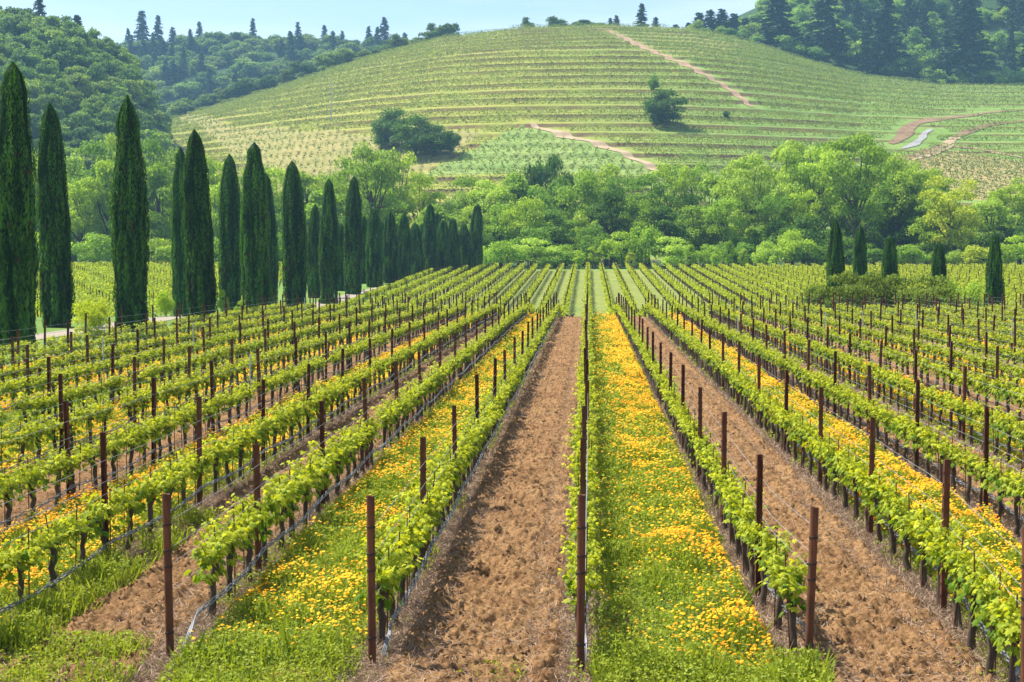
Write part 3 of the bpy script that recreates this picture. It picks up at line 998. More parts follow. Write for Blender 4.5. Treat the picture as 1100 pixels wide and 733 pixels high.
def near_track(X, Y, d=4.5):
    r = np.zeros(X.shape, bool)
    for T in TR_PATHS:
        for a, b in zip(T[:-1], T[1:]):
            ab = b[:2] - a[:2]; L2 = ab @ ab + 1e-9
            t = np.clip(((X - a[0]) * ab[0] + (Y - a[1]) * ab[1]) / L2, 0, 1)
            r |= np.hypot(X - a[0] - t * ab[0], Y - a[1] - t * ab[1]) < d
    return r


for lv_ in levels:
    for off in (TSTEP * .01, TSTEP * .34, TSTEP * .66):
        l = lv_ + off
        if off > .2 and rng.random() < .12:
            continue
        idx = np.argmax(HG > l, axis=1)
        ok = (HG > l).any(axis=1) & (idx > 0)
        if ok.sum() < 4:
            continue
        ii = np.nonzero(ok)[0]; jj = idx[ii]
        h0, h1_ = HG[ii, jj - 1], HG[ii, jj]
        Y = Yg[jj - 1] + (l - h0) / np.maximum(h1_ - h0, 1e-6) * 1.5
        X = A_[ii] * Y
        bad = near_track(X, Y)
        for z in ZONES:
            bad |= inpoly(X, Y, z)
        bad |= (PXX[ii] < 152 + 10 * rng.random())
        P = np.c_[X, Y, H(X, Y)]
        br = np.nonzero((np.diff(ii) > 1) | bad[1:] | bad[:-1] | (np.abs(np.diff(Y)) > 12))[0] + 1
        for part in np.split(np.arange(len(P)), br):
            part = [q for q in part if not bad[q]]
            if len(part) > 2:
                leafrow(hv, P[part], 20 if off < .2 else 9.0, (.1, 2.0 if off < .2 else 1.1), .34, .42, (.0, .8) if off < .2 else (.2, 1))


def block(zone, du, dv, ang, size, dens_jit=.25, tint=(0, .6)):
    c, s = math.cos(R(ang)), math.sin(R(ang))
    xmin, xmax, ymin, ymax = zone[:, 0].min(), zone[:, 0].max(), zone[:, 1].min(), zone[:, 1].max()
    cx, cy = (xmin + xmax) / 2, (ymin + ymax) / 2; r = math.hypot(xmax - xmin, ymax - ymin) / 2
    U, V = np.meshgrid(np.arange(-r, r, du), np.arange(-r, r, dv))
    X = cx + U * c - V * s; Y = cy + U * s + V * c
    X = X.ravel() + rng.normal(0, dens_jit, X.size); Y = Y.ravel() + rng.normal(0, dens_jit, Y.size)
    k = inpoly(X, Y, zone) & ~near_track(X, Y, 4)
    X, Y = X[k], Y[k]; Z = H(X, Y)
    for rep in range(11):
        n = len(X)
        p = np.c_[X + rng.normal(0, .36, n), Y + rng.normal(0, .36, n), Z + rng.uniform(.2, 1.3, n)]
        scatter(hv, *DIAMOND, p, frames(rng.normal(size=(n, 3)) * .7 + [-.2, 0, .7]), size * rng.uniform(.7, 1.3, n), 0, rng.uniform(*tint, n))


block(Z_TOP, 1.6, 2.8, 80, .45)
block(Z_MID, 1.8, 3.6, 74, .5)
block(Z_LOW, 2.6, 4.4, 6, .5, tint=(0, .5))
block(Z_RGT, 1.0, 4.8, -38, .5)
M_HILLVINE = mat_leaf("hill_vine_leaf", (.085, .15, .024), (.31, .36, .07), .38, (1.35, 1.25, .7))
stuff(hv.build("grapevines", [M_HILLVINE]), "tiny vine rows following the contours of the big hill", "grapevines")

# ------------------------------------------------------------------ lane
ribbon("gravel_lane", [(-29.5 - 2.6, 40, 0), (-32.5, 90, 0), (-33, 130, 0), (-32, 180, 0), (-29, 230, 0), (-25, 276, 0)], 2.3, M_GRAVEL, .03, 90, raw=True)


# ------------------------------------------------------------------ trees
def lump_pts(n, centers, radii, shell=.55):
    w = (radii[:, 0] * radii[:, 1]); w = w / w.sum()
    ci = rng.choice(len(centers), n, p=w)
    d = norm(rng.normal(size=(n, 3)))
    d[:, 2] = np.where(d[:, 2] < -.35, -d[:, 2] * .6, d[:, 2]); d = norm(d)
    r = shell + (1 - shell) * rng.random(n) ** .6
    r *= 1 + .22 * (rng.random(n) - .4)
    return centers[ci] + d * r[:, None] * radii[ci], d


def tree_meshes(seed, Ht, W, n, leaf, low=.22, nclump=26, clump=.17, shape='round', trunk_r=.03, limbs=7, airy=.0, mat=None):
    """trunk with limbs and a crown of leaf clumps; Ht height, W crown width"""
    global rng
    keep = rng; rng = np.random.default_rng(seed)
    th = Ht * low
    cs = []
    while len(cs) < nclump:
        u = rng.uniform(-1, 1, 3)
        if shape == 'round':
            if not (.12 < np.linalg.norm(u) < 1): continue
            w = 1.0
        elif shape == 'vase':
            hfrac = (u[2] + 1) / 2; w = .55 + .55 * hfrac - .5 * max(0, hfrac - .75) * 2
            if not (.2 < np.hypot(u[0], u[1]) < 1): continue
        else:   # ovoid, taller
            hfrac = (u[2] + 1) / 2; w = math.sin(math.pi * (.18 + .75 * hfrac)) ** .8
            if np.hypot(u[0], u[1]) > 1: continue
        cs.append([u[0] * w * W * .5 * .8, u[1] * w * W * .5 * .8, th + (Ht - th) * (.10 + .82 * (u[2] + 1) / 2)])
    cs = np.array(cs)
    rad = np.c_[rng.uniform(.8, 1.3, nclump), rng.uniform(.8, 1.3, nclump), rng.uniform(.55, .95, nclump)] * W * clump
    # limbs
    g = Geo()
    ts = np.linspace(0, 1, 6); bend = rng.normal(0, .03 * Ht, 2)
    top = th + (Ht - th) * .45
    tp = np.c_[bend[0] * ts ** 2, bend[1] * ts ** 2, -.3 + (top + .3) * ts]
    tube(g, tp, np.interp(ts, [0, .12, 1], [trunk_r * 1.5, trunk_r, trunk_r * .5]) * Ht, 8)
    order = rng.permutation(nclump)[:limbs * 2]
    for q, ci in enumerate(order):
        st_ = rng.uniform(.45, .98); b = np.array([np.interp(st_, ts, tp[:, c]) for c in range(3)])
        e = cs[ci]
        if e[2] < b[2] + .02 * Ht:
            b = np.array([np.interp(.4, ts, tp[:, c]) for c in range(3)])
        u = np.linspace(0, 1, 6)
        mid = (b + e) / 2 + rng.normal(0, .03 * Ht, 3); mid[2] -= .02 * Ht
        pts = np.outer((1 - u) ** 2, b) + np.outer(2 * u * (1 - u), mid) + np.outer(u ** 2, e)
        tube(g, pts, np.linspace(trunk_r * (.5 if q < limbs else .3), trunk_r * .09, 6) * Ht, 5, cap=False)
    trunk = g.mesh("trunk", [M_TREEBARK], smooth=True)
    f = Geo()
    P, d = lump_pts(n, cs, rad, .35 + airy * -.2)
    nz = rng.normal(size=(n, 3)) * .55 + d * .8 + [0, 0, .25]
    t = np.clip(.5 + rng.normal(0, .22, n), 0, 1)
    scatter(f, *DIAMOND, P, frames(nz), np.c_[np.full(n, .8), np.ones(n), np.ones(n)] * (leaf * rng.uniform(.6, 1.5, n))[:, None], 0, t)
    crown = f.mesh("crown", [mat or M_TREE])
    rng = keep
    return trunk, crown


# creekside trees at real size, 18 m high
TV = {
    'round': [tree_meshes(300 + s, 18, 14, 7500, .42, .10, 34, .15) for s in range(3)],
    'ovoid': [tree_meshes(320 + s, 18, 11, 7000, .42, .10, 32, .17, 'ovoid') for s in range(3)],
    'vase': [tree_meshes(340 + s, 18, 14, 5200, .40, .28, 30, .13, 'vase', .026, 9) for s in range(3)],
    'shrub': [tree_meshes(360 + s, 6, 8, 4200, .30, .02, 26, .17, 'round', .02, 5) for s in range(3)],
    'bushy': [tree_meshes(400 + s, 12, 13, 8000, .5, .0, 40, .18, 'round', .03, 6, mat=M_WOOD) for s in range(3)],
    'oak': [tree_meshes(380 + s, 12, 13, 4200, .5, .12, 26, .17, 'round', .035, 6, mat=M_WOOD) for s in range(3)],
}
GRN = {'mid': (1.2, 1.27, .9), 'bright': (1.6, 1.5, 1.0), 'pale': (1.75, 1.62, 1.75), 'dark': (.42, .58, .55), 'gold': (2.2, 1.7, 1.1), 'deep': (.8, .97, .75), 'grey': (1.35, 1.35, 1.9), 'olive': (.85, .78, .75)}
ADJ = {'mid': 'mid green', 'bright': 'bright green', 'pale': 'pale green', 'dark': 'blackish green', 'gold': 'yellowish', 'deep': 'deep green', 'grey': 'greyish green', 'olive': 'olive green'}
KND = {'round': 'rounded tree', 'ovoid': 'tall oval tree', 'vase': 'open-branched tree', 'shrub': 'low bush', 'oak': 'broad tree', 'bushy': 'dense rounded tree'}
belt = []


def put_tree(kind, px, Y, top, width, col, where, wj=True):
    x, y, _ = at_depth(px, Y)
    z = h1(x, y)
    ztop = at_depth(px, Y, top - (7 if where[0] in 'bm' else 0))[2]
    tr, cr = TV[kind][rng.integers(3)]
    H0, W0 = {'round': (18, 14), 'ovoid': (18, 11), 'vase': (18, 14), 'shrub': (6, 8), 'oak': (12, 13), 'bushy': (12, 13)}[kind]
    sz = max(.3, (ztop - z)) / (H0 * .98); sw = width * Y / F / W0
    nm = {'shrub': 'shrub'}.get(kind, 'tree')
    o = link(nm, None, None, (x, y, z - .1)); o.rotation_euler = (0, 0, rng.uniform(0, 6.28))
    link("trunk", tr, o).scale = (sw, sw, sz)
    c = link("crown", cr, o); c.scale = (sw, sw, sz)
    j = rng.uniform(.88, 1.12)
    c.color = (*(np.array(GRN[col]) * j), 1)
    belt.append([o, kind, col, where, px])
    return o


def finish_belt():
    from collections import defaultdict
    d = defaultdict(list)
    for b in belt:
        d[(b[1], b[2], b[3])].append(b)
    for (kind, col, where), L in d.items():
        L.sort(key=lambda b: b[4])
        for q, b in enumerate(L):
            base = f"{ADJ[col]} {KND[kind]}"
            lab = f"{base} {where[1]}" if len(L) == 1 else f"{base} {where[1]}, {ordw(q + 1)} of its kind from left"
            thing(b[0], lab, "bush" if kind == 'shrub' else "tree", where[2])


W_BACK = ('b', "in the creek belt's back", "tall trees at the back of the creekside belt")
W_MID = ('m', "midway in the creek belt", "trees in the middle of the creekside belt")
W_FRONT = ('f', "at the creek belt's front edge", "low trees and bushes along the creekside belt's front")
TOPX = np.array([-30, 0, 60, 100, 170, 230, 300, 350, 400, 450, 500, 560, 600, 650, 700, 760, 800, 850, 890, 930, 970, 1020, 1060, 1130])
TOPY = np.array([175, 172, 165, 158, 142, 168, 176, 186, 164, 184, 196, 192, 184, 183, 182, 180, 176, 160, 157, 158, 168, 192, 195, 198])
px = -20
while px < 1125:
    col = rng.choice(['mid', 'bright', 'pale', 'deep', 'grey'], p=[.3, .25, .2, .12, .13])
    kind = rng.choice(['round', 'ovoid', 'vase'], p=[.4, .35, .25])
    if not (885 < px < 950 or 1000 < px < 1055):
        put_tree(kind, px, 338 + rng.uniform(-10, 12), np.interp(px, TOPX, TOPY) + rng.uniform(-3, 12), rng.uniform(52, 74), col, W_BACK)
    px += rng.uniform(21, 29)
put_tree('oak', 598, 372, 178, 52, 'dark', W_BACK)
put_tree('oak', 574, 372, 181, 40, 'dark', W_BACK)
put_tree('oak', 640, 374, 184, 44, 'deep', W_BACK)
px = -10
while px < 1125:
    col = rng.choice(['mid', 'bright', 'pale', 'deep', 'dark'], p=[.25, .25, .15, .2, .15])  # extra deep and dark greens paint shade into the belt's gaps
    kind = rng.choice(['round', 'ovoid', 'vase'], p=[.5, .3, .2])
    if not (880 < px < 955 or 1000 < px < 1060):
        put_tree(kind, px, 312 + rng.uniform(-6, 8), np.interp(px, TOPX, TOPY) + rng.uniform(22, 52), rng.uniform(44, 66), col, W_MID)
    px += rng.uniform(25, 36)
put_tree('vase', 806, 318, 172, 66, 'pale', W_MID)
put_tree('ovoid', 850, 320, 164, 56, 'pale', W_MID)
put_tree('vase', 968, 318, 172, 70, 'pale', W_MID)
put_tree('ovoid', 895, 330, 160, 60, 'bright', W_BACK)
put_tree('ovoid', 938, 335, 166, 60, 'mid', W_BACK)
# the tall dark-limbed tree, the golden one and their neighbours
put_tree('vase', 918, 306, 150, 92, 'mid', W_MID)
put_tree('vase', 880, 318, 162, 70, 'pale', W_MID)
put_tree('round', 950, 322, 176, 60, 'mid', W_MID)
put_tree('round', 1026, 304, 184, 74, 'gold', W_MID)
put_tree('round', 1000, 316, 210, 60, 'gold', W_MID)
put_tree('vase', 402, 300, 160, 82, 'grey', W_MID)
for (px, top, w, col, Y) in ((545, 258, 46, 'mid', 288), (577, 257, 62, 'pale', 289), (607, 262, 40, 'mid', 291), (522, 262, 34, 'pale', 292), (668, 250, 44, 'bright', 296), (693, 240, 44, 'mid', 298), (720, 255, 52, 'pale', 292), (758, 262, 36, 'mid', 296), (640, 250, 40, 'deep', 299), (824, 258, 34, 'pale', 295), (852, 246, 46, 'bright', 297), (980, 262, 44, 'mid', 297), (1088, 254, 40, 'bright', 297), (1050, 262, 50, 'gold', 298), (100, 250, 60, 'mid', 290), (165, 255, 60, 'bright', 292), (232, 252, 56, 'mid', 294), (300, 250, 56, 'deep', 292), (40, 250, 60, 'bright', 292), (790, 258, 44, 'deep', 299), (1015, 268, 40, 'pale', 297), (1120, 258, 40, 'mid', 299), (870, 262, 40, 'deep', 297), (928, 262, 44, 'deep', 300)):
    put_tree('shrub', px, Y, top, w, col, W_FRONT)
W_UND = ('u', "in the creek belt's undergrowth", "undergrowth bushes between the creekside trunks")
px = -25
while px < 1125:
    put_tree('shrub', px, rng.uniform(303, 350), rng.uniform(232, 256), rng.uniform(44, 64), rng.choice(['mid', 'deep', 'dark'], p=[.2, .45, .35]), W_UND)  # mostly dark leaf colours, standing in for shade between the trees
    px += rng.uniform(15, 24)
W_SAP = ('s', "on the grassy edge", "young trees on the grassy edge")
for (px, top, w, col) in ((638, 265, 18, 'bright'), (622, 268, 12, 'bright'), (678, 271, 13, 'gold'), (741, 262, 13, 'mid'), (769, 265, 11, 'pale'), (783, 258, 13, 'mid'), (798, 266, 11, 'pale'), (816, 270, 12, 'bright'), (830, 274, 10, 'pale')):
    put_tree('vase' if w > 14 else 'ovoid', px, 284, top, w * 1.15, col, W_SAP)
# bushes round the cypresses on the right
W_RB = ('r', "below the right-hand cypresses", "rounded bushes below the right-hand cypresses")
for (px, top, w, col, Y) in ((932, 287, 54, 'olive', 134), (905, 293, 48, 'olive', 132), (966, 296, 44, 'olive', 133), (992, 293, 52, 'olive', 131), (1034, 297, 40, 'pale', 131), (880, 304, 34, 'olive', 134), (1018, 305, 40, 'olive', 129)):
    o = put_tree('shrub', px, Y, top, w * 1.25, col, W_RB)
# lane-side plants
W_LN = ('l', "beside the gravel lane", "bushes along the gravel lane")
put_tree('shrub', 97, 86, 318, 44, 'gold', W_LN)
put_tree('shrub', 178, 122, 312, 20, 'bright', W_LN); put_tree('shrub', 238, 138, 312, 14, 'mid', W_LN); put_tree('shrub', 258, 128, 322, 16, 'bright', W_LN)

# hillside trees
W_HL = ('h', "on the open hillside", "trees on the open vineyard hill")


def put_on_hill(kind, px, basey, top, width, col):
    X, Y, Z = hit(px, basey)
    return put_tree(kind, px, Y, top, width, col, W_HL)


for a in (('bushy', 424, 161, 118, 50, 'dark'), ('bushy', 447, 169, 126, 54, 'dark'), ('bushy', 410, 162, 131, 22, 'deep'), ('bushy', 466, 169, 135, 44, 'dark'), ('bushy', 484, 166, 141, 26, 'dark'), ('bushy', 714, 137, 97, 50, 'dark'), ('bushy', 701, 98, 81, 14, 'deep'), ('bushy', 779, 126, 119, 9, 'dark'), ('bushy', 880, 165, 155, 14, 'dark'), ('bushy', 553, 110, 106, 6, 'dark')):
    o = put_on_hill(*a)
finish_belt()


# cypresses
def cypress_meshes(seed, twin=False):
    global rng
    keep = rng; rng = np.random.default_rng(seed)
    Ht, Rm = 14.5, 1.0
    pj = np.concatenate([rng.uniform(.88, 1.06, 4), rng.uniform(.94, 1.05, 2), rng.uniform(.86, 1.14, 2), [rng.uniform(.8, 1.35), 1]])
    prof = lambda h: Rm * np.interp(h, [0, .04, .12, .3, .5, .66, .8, .9, .96, 1.0], np.array([.84, .92, .97, 1.0, 1.0, .95, .81, .58, .36, .04]) * pj)
    ph = rng.uniform(0, 50)
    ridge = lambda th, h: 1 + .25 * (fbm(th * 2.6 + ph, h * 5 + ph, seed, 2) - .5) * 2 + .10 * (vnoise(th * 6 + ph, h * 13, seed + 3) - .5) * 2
    tips = [(0, 0, 1.0)] + ([(rng.uniform(-.35, .35), rng.uniform(-.35, .35), rng.uniform(.9, .97)) for _ in range(2 if twin else 1)])
    f = Geo()
    n = 15000
    h = rng.random(n) ** .95; th = rng.uniform(0, 2 * np.pi, n)
    rr = prof(h) * ridge(th, h) * (1 - .25 * rng.random(n) ** 3)
    lean = np.c_[.15 * (h ** 2), 0 * h]
    P = np.c_[np.cos(th) * rr + lean[:, 0], np.sin(th) * rr, h * Ht]
    out = np.c_[np.cos(th), np.sin(th), np.zeros(n)]
    up = np.c_[out[:, :2] * .32 + rng.normal(0, .16, (n, 2)), np.ones(n)]
    nz = out + rng.normal(size=(n, 3)) * .35
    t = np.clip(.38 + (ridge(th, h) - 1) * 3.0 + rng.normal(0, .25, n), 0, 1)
    L = rng.uniform(.22, .52, n) * np.clip(1.3 - h, .5, 1)
    brown = (vnoise(th * 3.2 + ph, h * 16, seed + 8) > .86) & (rng.random(n) < .5)
    sc_ = np.c_[L * .30, L, L * .5]; fr = frames(nz, up=up)
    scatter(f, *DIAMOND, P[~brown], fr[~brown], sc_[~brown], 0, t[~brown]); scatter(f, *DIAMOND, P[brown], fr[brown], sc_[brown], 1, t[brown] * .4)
    for (tx, ty, tz) in tips:      # pointed leaders
        m = 260
        u = rng.random(m); hh = (tz - .14) + .14 * u; th = rng.uniform(0, 2 * np.pi, m)
        r = .36 * (1 - u) ** .7 * rng.uniform(.4, 1, m)
        P = np.c_[tx * .8 + .15 * hh ** 2 + np.cos(th) * r, ty * .8 + np.sin(th) * r, hh * Ht - .1]
        up = np.c_[np.cos(th) * .15, np.sin(th) * .15, np.ones(m)]
        scatter(f, *DIAMOND, P, frames(np.c_[np.cos(th), np.sin(th), 0 * th] + rng.normal(size=(m, 3)) * .3, up=up), np.c_[np.full(m, .10), np.full(m, .45), np.full(m, .2)], 0, rng.uniform(.3, .8, m))
    # inner body of dense twigs
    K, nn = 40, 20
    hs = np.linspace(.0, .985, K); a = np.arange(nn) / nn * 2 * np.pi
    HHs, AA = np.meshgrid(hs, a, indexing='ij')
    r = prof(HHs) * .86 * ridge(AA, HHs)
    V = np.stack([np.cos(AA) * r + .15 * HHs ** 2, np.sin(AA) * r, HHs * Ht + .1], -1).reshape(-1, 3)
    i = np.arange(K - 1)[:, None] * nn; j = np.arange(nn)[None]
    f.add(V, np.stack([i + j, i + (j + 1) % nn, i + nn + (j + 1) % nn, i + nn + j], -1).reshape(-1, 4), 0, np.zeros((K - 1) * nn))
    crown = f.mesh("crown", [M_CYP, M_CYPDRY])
    g = Geo(); tube(g, [[0, 0, -.4], [0, 0, .5], [0, 0, 1.2]], [.24, .18, .15], 8)
    trunk = g.mesh("trunk", [M_BARK], smooth=True)
    rng = keep
    return trunk, crown


CY_ = [cypress_meshes(500 + s, s % 2 == 0) for s in range(8)]


def cypress(px, Y, top, width, label, group, q):
    x, y, _ = at_depth(px, Y); z = h1(x, y)
    ht = at_depth(px, Y, top)[2] - z
    o = link("cypress_tree", None, None, (x, y, z))
    sz = ht / 14.6; sw = width * Y / F / 2.12
    o.rotation_euler = (rng.normal(0, .010), rng.normal(0, .012), q * 2.1)
    tr, cr = CY_[q % 8]
    link("trunk", tr, o).scale = (sw, sw, 1)
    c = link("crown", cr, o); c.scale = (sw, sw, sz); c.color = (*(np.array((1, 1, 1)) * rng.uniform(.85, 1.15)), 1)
    thing(o, label, "cypress", group)


A_list = [(16, 74, 66, 47), (141, 94, 102, 38), (217, 108, 139, 31), (275, 130, 153, 30), (318, 155, 172, 25), (353, 178, 192, 21), (379, 198, 189, 21), (402, 216, 221, 19), (420, 228, 227, 17), (434, 238, 228, 16), (447, 246, 239, 16), (462, 254, 219, 16), (475, 258, 236, 15), (487, 262, 234, 15), (499, 266, 240, 15), (510, 270, 219, 16)]
B_list = [(61, 99, 110, 34), (196, 140, 158, 21), (248, 148, 165, 24), (289, 168, 186, 20), (337, 190, 219, 16), (366, 206, 239, 14), (391, 226, 232, 14), (410, 240, 238, 14), (427, 250, 240, 13), (455, 264, 240, 13), (469, 272, 228, 13)]
for q, a in enumerate(A_list):
    cypress(*a, f"tall dark cypress, {ordw(q + 1)} from the left in the near line beside the lane", "cypresses lining the lane", q)
for q, a in enumerate(B_list):
    cypress(*a, f"dark cypress, {ordw(q + 1)} from the left in the line across the lane", "cypresses lining the lane", q + 2)
names = ["leftmost small cypress, rising from the bushes on the right", "small cypress second from left, set back behind the right-hand bushes", "middle one of five small cypresses above the right-hand bushes", "leaning small cypress fourth of five by the right-hand bushes", "small cypress farthest right, alone past the bushes"]
for q, (a, l) in enumerate(zip([(899, 150, 236, 19), (925, 166, 241, 16), (957, 150, 252, 18), (1009, 144, 259, 16), (1069, 139, 249, 18)], names)):
    cypress(*a, l, "five cypresses on the right", q + 1)


# forests
def conifer_mesh(seed):
    global rng
    keep = rng; rng = np.random.default_rng(seed)
    f = Geo(); Ht, W = 30., 10.
    tube(f, [[0, 0, -1], [0, 0, 15], [0, 0, 30]], [.45, .3, .05], 6, 1)
    nb = 190
    for b in range(nb):
        hf = .08 + .9 * (b / nb); th = rng.uniform(0, 2 * np.pi)
        L = W * .5 * (1 - hf) ** .8 * rng.uniform(.55, 1.2) + .6
        m = int(7 + L * 5)
        u = rng.random(m) ** .7
        c = np.c_[np.cos(th) * L * u, np.sin(th) * L * u, hf * Ht - L * .3 * u ** 1.3 + rng.normal(0, .22, m)]
        c[:, :2] += rng.normal(0, .35, (m, 2)) * u[:, None]
        nz = np.c_[rng.normal(0, .4, m) + np.cos(th) * .4, rng.normal(0, .4, m) + np.sin(th) * .4, np.ones(m)]
        scatter(f, *DIAMOND, c, frames(nz + rng.normal(0, .5, (m, 3))), rng.uniform(.5, 1.2, m), 0, np.clip(rng.normal(.45, .25, m), 0, 1))
    me = f.mesh("conifer", [M_CON, M_TREEBARK]); rng = keep
    return me


def wood_mesh(seed, Ht=11., W=11., n=1900, leaf=.85):
    tr, cr = tree_meshes(seed, Ht, W, n, leaf, .1, 16, .2, 'round', .03, 3, mat=M_WOOD)
    f = Geo()
    return cr


CONS = [conifer_mesh(700 + s) for s in range(4)]
WOODS = [wood_mesh(720 + s, n=2600, leaf=.72) for s in range(5)]
n_f = 0


def forest_tree(kind, x, y, ht, wd_, colr, label, group, cat):
    me = (CONS[rng.integers(4)] if kind == 'con' else WOODS[rng.integers(5)])
    o = link("conifer_tree" if kind == 'con' else "ridge_tree" if y > 950 and x < 0 else "woodland_tree" if x < -130 and y < 660 else "broadleaf_tree", me, None, (x, y, h1(x, y) - (.6 if kind == 'con' else (.34 if y > 950 else .16) * ht)))
    h0, w0 = (30., 10.) if kind == 'con' else (11., 11.)
    o.scale = (wd_ / w0, wd_ / w0, ht / h0); o.rotation_euler = (0, 0, rng.uniform(0, 6.28))
    o.color = (*colr, 1)
    thing(o, label, cat, group)
    return o


def wcol():
    c = np.array([(.9, 1.0, 1.0), (.65, .8, .85), (1.2, 1.2, 1.1), (1.0, .98, 1.2), (.5, .65, .75)])[rng.choice(5, p=[.35, .25, .15, .1, .15])]
    return c * rng.uniform(.85, 1.15)


# left wooded hill
pts = []
tries = 0
while len(pts) < 298 and tries < 20000:
    tries += 1
    px, Y = rng.uniform(-30, 215), rng.uniform(470, 640)
    lim = np.interp(px, LX, LY)
    x, y, _ = at_depth(px, Y); z = h1(x, y)
    zl = float(CAMZ + (277 - lim) * 620 / F)
    hz = 4 + (zl - 4) * float(_sp(np.array((Y - 430) / 190)))
    if z < 8 or (px > 150 and z > hz + 9):
        continue
    py = project(np.array([[x, y, z]]))[1][0]
    if py > 205 or px > 175:
        continue
    if any((x - p[0]) ** 2 + (y - p[1]) ** 2 < 38 for p in pts):
        continue
    pts.append((x, y))
for (x, y) in pts:
    s = rng.uniform(7.5, 11.5)
    forest_tree('w', x, y, s * rng.uniform(.9, 1.4), s * 1.08, wcol(), "rounded woodland tree massed on the hazy wooded hill behind the cypresses", "trees massed on the left wooded hill", "tree")
# far ridge
pts = []; tries = 0
pts = [at_depth(p, 1148 + rng.uniform(-9, 9))[:2] for p in np.arange(84, 560, 9.5)]
while len(pts) < 250 and tries < 9000:
    tries += 1
    px, Y = rng.uniform(85, 560), rng.uniform(960, 1150)
    x, y, _ = at_depth(px, Y)
    if any((x - p[0]) ** 2 + (y - p[1]) ** 2 < 75 for p in pts):
        continue
    pts.append((x, y))
for (x, y) in pts:
    if rng.random() < .22:
        forest_tree('con', x, y, rng.uniform(15, 24), rng.uniform(8, 11), (.9, 1.1, 1.1), "small dark conifer among the trees of the farthest ridge", "trees of the farthest ridge", "conifer")
    else:
        s = rng.uniform(13, 20)
        forest_tree('w', x, y, s * .95, s * 1.25, wcol() * .85, "rounded tree among the conifers of the farthest ridge", "trees of the farthest ridge", "tree")
# strip of trees along the left rim of the vineyard hill
SX = [150, 200, 280, 340, 400, 470]
for q, px in enumerate(np.linspace(152, 482, 54)):
    Y = 803 + rng.uniform(2, 30)
    x, y, _ = at_depth(px + rng.uniform(-3, 3), Y)
    s = rng.uniform(9, 15) * (1.1 if px < 300 else .95)
    forest_tree('w', x, y, s * rng.uniform(.8, 1.1), s * 1.15, wcol() * .7, "dark rounded tree in the strip along the vineyard hill's left rim", "strip of trees on the hill's left rim", "tree")
# dark wood on the right
pts = []; tries = 0
while len(pts) < 200 and tries < 9000:
    tries += 1
    px, Y = rng.uniform(745, 1130), rng.uniform(812, 990)
    x, y, _ = at_depth(px, Y)
    if px < 800 and Y > 940:
        continue
    if any((x - p[0]) ** 2 + (y - p[1]) ** 2 < 60 for p in pts):
        continue
    pts.append((x, y, px))
for (x, y, px) in pts:
    big = np.clip((px - 760) / 80, 0, 1)
    if rng.random() < .19 and px > 800:
        forest_tree('con', x, y, rng.uniform(22, 34) * (.5 + .5 * big), rng.uniform(9, 13), np.array((.9, 1.0, 1.0)) * rng.uniform(.7, 1.2), "tall dark conifer inside the wood above the hill's right side", "conifers in the wood at upper right", "conifer")
    else:
        s = rng.uniform(11, 18) * (.6 + .4 * big)
        forest_tree('w', x, y, s * rng.uniform(.8, 1.2), s, wcol() * 1.25, "leafy tree inside the dark wood above the hill's right side", "leafy trees in the wood at upper right", "tree")


def sky_tree(kind, px, Y, top, width, label, colr=(.8, 1, 1)):
    x, y, _ = at_depth(px, Y); z = h1(x, y); ht = at_depth(px, Y, top)[2] - z
    forest_tree(kind, x, y, max(ht, 3), width * Y / F * (1.35 if kind == 'con' else 1), colr, label, "single trees on the skyline", "conifer" if kind == 'con' else "tree")


sky_tree('con', 688, 822, 2, 15, "pointed dark conifer tallest on the hill's crest right of centre")
sky_tree('con', 703, 825, 17, 12, "shorter conifer just right of the tallest crest conifer")
sky_tree('con', 661, 825, 15, 11, "left one of two small conifers left of the tallest crest conifer")
sky_tree('con', 655, 828, 18, 10, "lowest small conifer at the top end of the dirt track")
sky_tree('w', 598, 812, 14, 26, "round dark bush standing alone on the middle of the hill crest", (.5, .6, .6))
sky_tree('w', 622, 812, 19, 28, "wide low dark bush on the hill crest, near the dirt track's top", (.5, .6, .6))
sky_tree('w', 568, 812, 15, 19, "smaller round dark bush left of the lone crest bush", (.5, .6, .6))
sky_tree('w', 638, 812, 20, 24, "low flat bush on the crest beside the small conifers", (.6, .7, .7))
sky_tree('w', 470, 812, 20, 24, "left of two round dark trees where rim strip meets the crest", (.5, .6, .65))
sky_tree('w', 485, 812, 20, 20, "right of two round dark trees where rim strip meets the crest", (.5, .6, .65))
sky_tree('con', 156, 1150, 10, 18, "taller of two lone conifers on the far left ridge skyline")
sky_tree('con', 173, 1150, 15, 13, "shorter of two lone conifers on the far left ridge skyline")
sky_tree('con', 414, 1140, 17, 14, "lone conifer on the far ridge above the rim strip")
sky_tree('con', 87, 640, 14, 20, "dark conifer on the right shoulder of the left wooded hill")
sky_tree('con', 47, 632, -14, 18, "dark conifer at the top of the left wooded hill")
for q, (px, top, w) in enumerate(((724, 25, 16), (738, 23, 14), (749, 12, 20), (761, 9, 20), (773, 8, 22), (786, 13, 20), (799, 18, 18))):
    sky_tree('con', px, 850, top, w, f"hazy conifer behind the crest's right end, {ordw(q + 1)} from the left", (.9, 1.05, 1.15))
sky_tree('con', 834, 826, -8, 42, "large dark conifer at the left front of the upper right wood", (.6, .75, .8))
sky_tree('con', 884, 824, -24, 38, "large dark conifer towering behind the hill's right shoulder", (.6, .75, .8))
sky_tree('con', 948, 826, -10, 36, "broad dark conifer in the middle of the upper right wood", (.6, .75, .8))
sky_tree('con', 1035, 822, -10, 44, "broad dark conifer at the right of the upper right wood", (.6, .75, .8))

